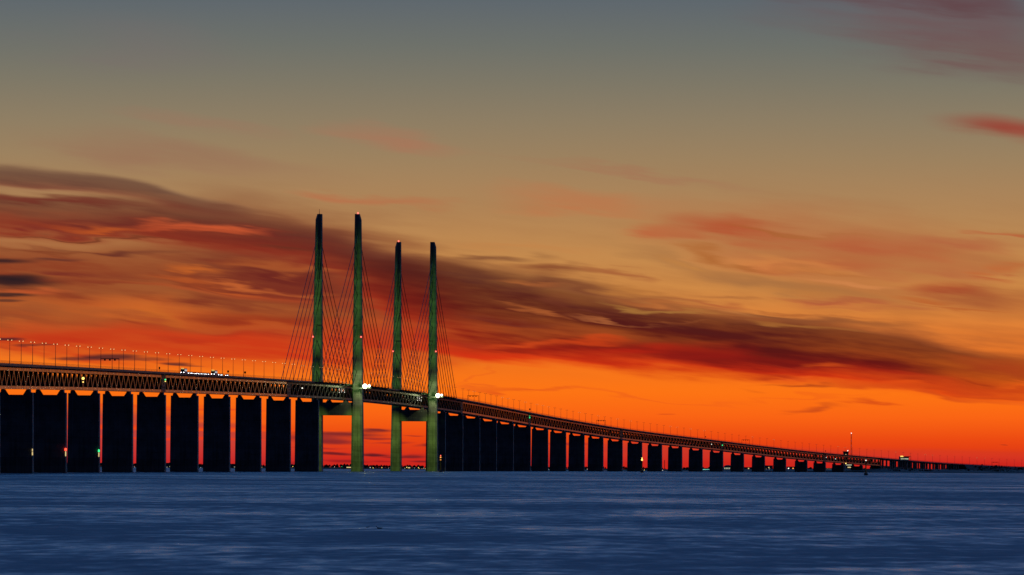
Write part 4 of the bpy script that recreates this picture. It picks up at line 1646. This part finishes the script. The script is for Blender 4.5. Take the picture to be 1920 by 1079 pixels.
block('hotel', 1586, 1599, SY(1592) - 16, 'tall hotel block with lit floors seen between the last piers', 'building',
      wins=[(.05, .95, SY(1592) - 15, SY(1592) - 13.2, WIN_PALE), (.25, .9, SY(1592) - 10.6, SY(1592) - 8.8, WIN_WARM), (.1, .9, SY(1592) - 6.2, SY(1592) - 5.2, WIN_PALE)])
block('tower_block', 1687, 1704, 857.0, 'tall dark block with a bright yellow lamp rising behind the viaduct', 'building', d=SHORE_D + 260,
      wins=[(.1, .95, 859.5, 862.0, WIN_PALE), (.06, .4, 855.2, 857.2, LAMP_YELLOW)])
for i, (a, b, h, lb) in enumerate(((150, 170, 6, 'low dark shed on the far coast seen in a pier gap, short'), (303, 330, 9, 'dark coastal block seen between near piers'),
                                   (430, 446, 8, 'dark coastal house with hipped bulk in a pier gap'), (640, 664, 6.5, 'low waterfront house with a glowing yellow window between pylon legs'),
                                   (760, 772, 6, 'small waterfront house with one lit window between second pylon legs'))):
    block('waterfront_house', a, b, SY(a) - h, lb, 'building',
          wins=[(.4, .75, SY(a) - 4.2, SY(a) - 2.6, WIN_WARM)] if i > 2 else [(.55, .68, SY(a) - 3.4, SY(a) - 2.2, WIN_PALE)])


def control_tower():
    d = SHORE_D + 150
    g = ground(1585.8, d)
    zt = g[2] + shore_z(1585.8, 846.5, d)
    root = empty('control_tower', (g[0], g[1], g[2] + .5))
    tag(root, 'flared control tower with lit cab showing above the far deck', 'tower', 'buildings on the far coast')
    m = MB()
    m.lathe((g[0], g[1], g[2] + .5), [(5.0, 0), (4.2, zt - g[2] - 14)], 10)
    m.build('shaft', RENDERED, root)
    m = MB()
    m.lathe((g[0], g[1], zt - 13.4), [(4.3, 0), (6.2, 3), (7.2, 11), (8.2, 11.4), (8.2, 13.2)], 12)
    m.build('cab', ROOFING, root)
    for dx, dz, r, mat in ((-.6, -8.5, 1.2, WIN_WARM), (-4.0, -10, .9, WIN_PALE)):
        m = MB()
        m.box((g[0] + dx, g[1] - 7.4, zt + dz), (r * 2, .4, r * 2))
        m.build('window', mat, root)
    m = MB()
    m.lathe((g[0] + 4.5, g[1] - 2, zt + .1), [(.4, 0), (1.2, .8), (1.2, 2.0), (.4, 2.6)], 8)
    m.build('beacon_lamp', LAMP_WHITE, root)


def radio_mast(px, d, ytop, width, label, lamp=True):
    g = ground(px, d)
    H = shore_z(px, ytop, d)
    root = empty('radio_mast', (g[0], g[1], g[2] + 1))
    tag(root, label, 'mast', 'masts on the far coast')
    n = 14
    for k in range(n):
        z0, z1 = 1 + (H - 1) * k / n, 1 + (H - 1) * (k + 1) / n
        w0, w1 = width * (1 - .35 * k / n), width * (1 - .35 * (k + 1) / n)
        m = MB()
        cs = ((-1, -1), (1, -1), (1, 1), (-1, 1))
        for i in range(4):
            a, b = cs[i], cs[(i + 1) % 4]
            m.tube((g[0] + a[0] * w0, g[1] + a[1] * w0, g[2] + z0), (g[0] + a[0] * w1, g[1] + a[1] * w1, g[2] + z1), .28, .28, 4)
            m.tube((g[0] + a[0] * w0, g[1] + a[1] * w0, g[2] + z0), (g[0] + b[0] * w1, g[1] + b[1] * w1, g[2] + z1), .18, .18, 4)
            m.tube((g[0] + a[0] * w1, g[1] + a[1] * w1, g[2] + z1), (g[0] + b[0] * w1, g[1] + b[1] * w1, g[2] + z1), .18, .18, 4)
        m.build('lattice_section', RED_PAINT if k % 2 == 0 else WHITE_PAINT, root)
    if lamp:
        m = MB()
        m.lathe((g[0], g[1], g[2] + H), [(.5, 0), (1.1, .6), (1.1, 1.8), (.4, 2.4)], 8)
        m.build('warning_lamp', LAMP_WHITE, root)


control_tower()
radio_mast(1595.8, SHORE_D + 100, 813.5, 1.5, 'tall red and white lattice mast with a top light above the far deck')
radio_mast(1246, SHORE_D + 40, 863, .7, 'thin lattice mast on the far coast in a pier gap', False)


def shore_lamp(px, y, mat, r, label):
    r = r * .7
    d = SHORE_D - 30
    g = ground(px, d)
    z = shore_z(px, y, d)
    root = empty('shore_lamp', (g[0], g[1], g[2] + .5))
    tag(root, label, 'lamp', 'lamps along the far coast')
    m = MB()
    m.tube((g[0], g[1], g[2] + .5), (g[0], g[1], g[2] + max(z, 1.2)), .2, .14, 5)
    m.build('post', GALV, root)
    m = MB()
    m.lathe((g[0], g[1], g[2] + max(z, 1.2)), [(r * .5, 0), (r, r * .5), (r, r * 1.3), (r * .4, r * 1.8)], 8)
    m.build('lantern', mat, root)


NEARP, LEGS1, MAIN, LEGS2, FARP, ISL = ('in a gap between the near piers', 'between the legs of the first pylon', 'between the two pylons',
                                        'between the legs of the second pylon', 'in a gap between the far piers', 'behind the last piers and the viaduct')
for px, y, mat, r, cn, where in (
        (252, 876.3, LAMP_WHITE, .6, 'white', NEARP), (313, 876.5, LAMP_WHITE, .7, 'white', NEARP), (318, 875.5, LAMP_YELLOW, .5, 'yellow', NEARP),
        (371, 877.5, LAMP_WHITE, .6, 'white', NEARP), (376, 877.2, LAMP_WHITE, .5, 'white', NEARP), (491, 877.0, LAMP_YELLOW, .6, 'yellow', NEARP), (549, 875.8, LAMP_YELLOW, 1.1, 'yellow', NEARP),
        (619, 875.8, LAMP_PINK, .6, 'red', LEGS1), (627, 876.2, LAMP_WHITE, .8, 'white', LEGS1), (641, 875.8, LAMP_GREEN, .8, 'green', LEGS1),
        (694, 877.5, LAMP_WHITE, 1.1, 'white', MAIN), (699.5, 878.2, LAMP_YELLOW, 1.2, 'yellow', MAIN), (716, 878, LAMP_YELLOW, 1.2, 'yellow', MAIN), (728.5, 878.5, LAMP_WHITE, .6, 'white', MAIN),
        (759, 879, LAMP_WHITE, .7, 'white', LEGS2), (762.5, 877.4, LAMP_YELLOW, 1.4, 'yellow', LEGS2), (777, 878.3, LAMP_WHITE, .7, 'white', LEGS2), (784.5, 878.0, LAMP_YELLOW, 1.4, 'yellow', LEGS2),
        (786.5, 879.4, LAMP_ORANGE, .9, 'orange', LEGS2), (791, 879.4, LAMP_ORANGE, .9, 'orange', LEGS2), (794, 878.6, LAMP_WHITE, .7, 'white', LEGS2), (797, 879.6, LAMP_YELLOW, .9, 'yellow', LEGS2),
        (1029, 880.5, LAMP_WHITE, .6, 'white', FARP), (1101, 880.5, LAMP_WHITE, .7, 'white', FARP), (1208, 882.2, LAMP_YELLOW, 1.0, 'yellow', FARP), (1242.5, 882.6, LAMP_WHITE, .9, 'white', FARP),
        (1284, 882.8, LAMP_WHITE, .6, 'white', FARP), (1287.5, 882.9, LAMP_ORANGE, .9, 'orange', FARP), (1359, 882.5, LAMP_PINK, .8, 'red', FARP), (1401, 883.0, LAMP_YELLOW, 1.1, 'yellow', FARP),
        (1523, 881.2, LAMP_WHITE, 1.5, 'white', FARP), (1586.5, 881.4, LAMP_WHITE, 1.4, 'white', ISL), (1648, 874.5, LAMP_YELLOW, 1.2, 'yellow', ISL)):
    shore_lamp(px, y, mat, r, 'distant %s lamp on the far coast seen %s' % (cn, where))


# ------------------------------------------------------------------ two ducks on the water
def duck(px, dist, size, face, label):
    g = ground(px, dist)
    mb = MB()
    # rings from tail to bill: x forward, z up, half width, half height
    path = [(-.30, .10, .01, .008), (-.24, .085, .05, .03), (-.14, .07, .10, .065), (0, .06, .12, .08), (.12, .065, .105, .08), (.19, .10, .065, .06),
            (.215, .16, .04, .042), (.225, .21, .035, .04), (.245, .25, .042, .042), (.28, .255, .036, .034), (.31, .245, .018, .012), (.36, .238, .012, .006)]
    rings = []
    for x, z, w, h in path:
        ring = []
        for i in range(8):
            an = 2 * math.pi * i / 8
            ring.append((g[0] + face * x * size, g[1] + w * size * math.cos(an), g[2] + (z - .03 + h * math.sin(an)) * size))
        rings.append(ring)
    mb.sweep(rings)
    o = mb.build('duck', PLUMAGE, None, g, smooth=True)
    tag(o, label, 'duck', 'ducks on the water')


PLUMAGE = principled('dark_plumage', (0.03, 0.027, 0.024), 0.7, 0.3, 0.0, 0.4, 12.0)
duck(712, 458, 1.0, -1, 'dark duck afloat on the blue water, the larger of two')
duck(690, 466, .62, 1, 'smaller dark duck afloat beside the larger one')
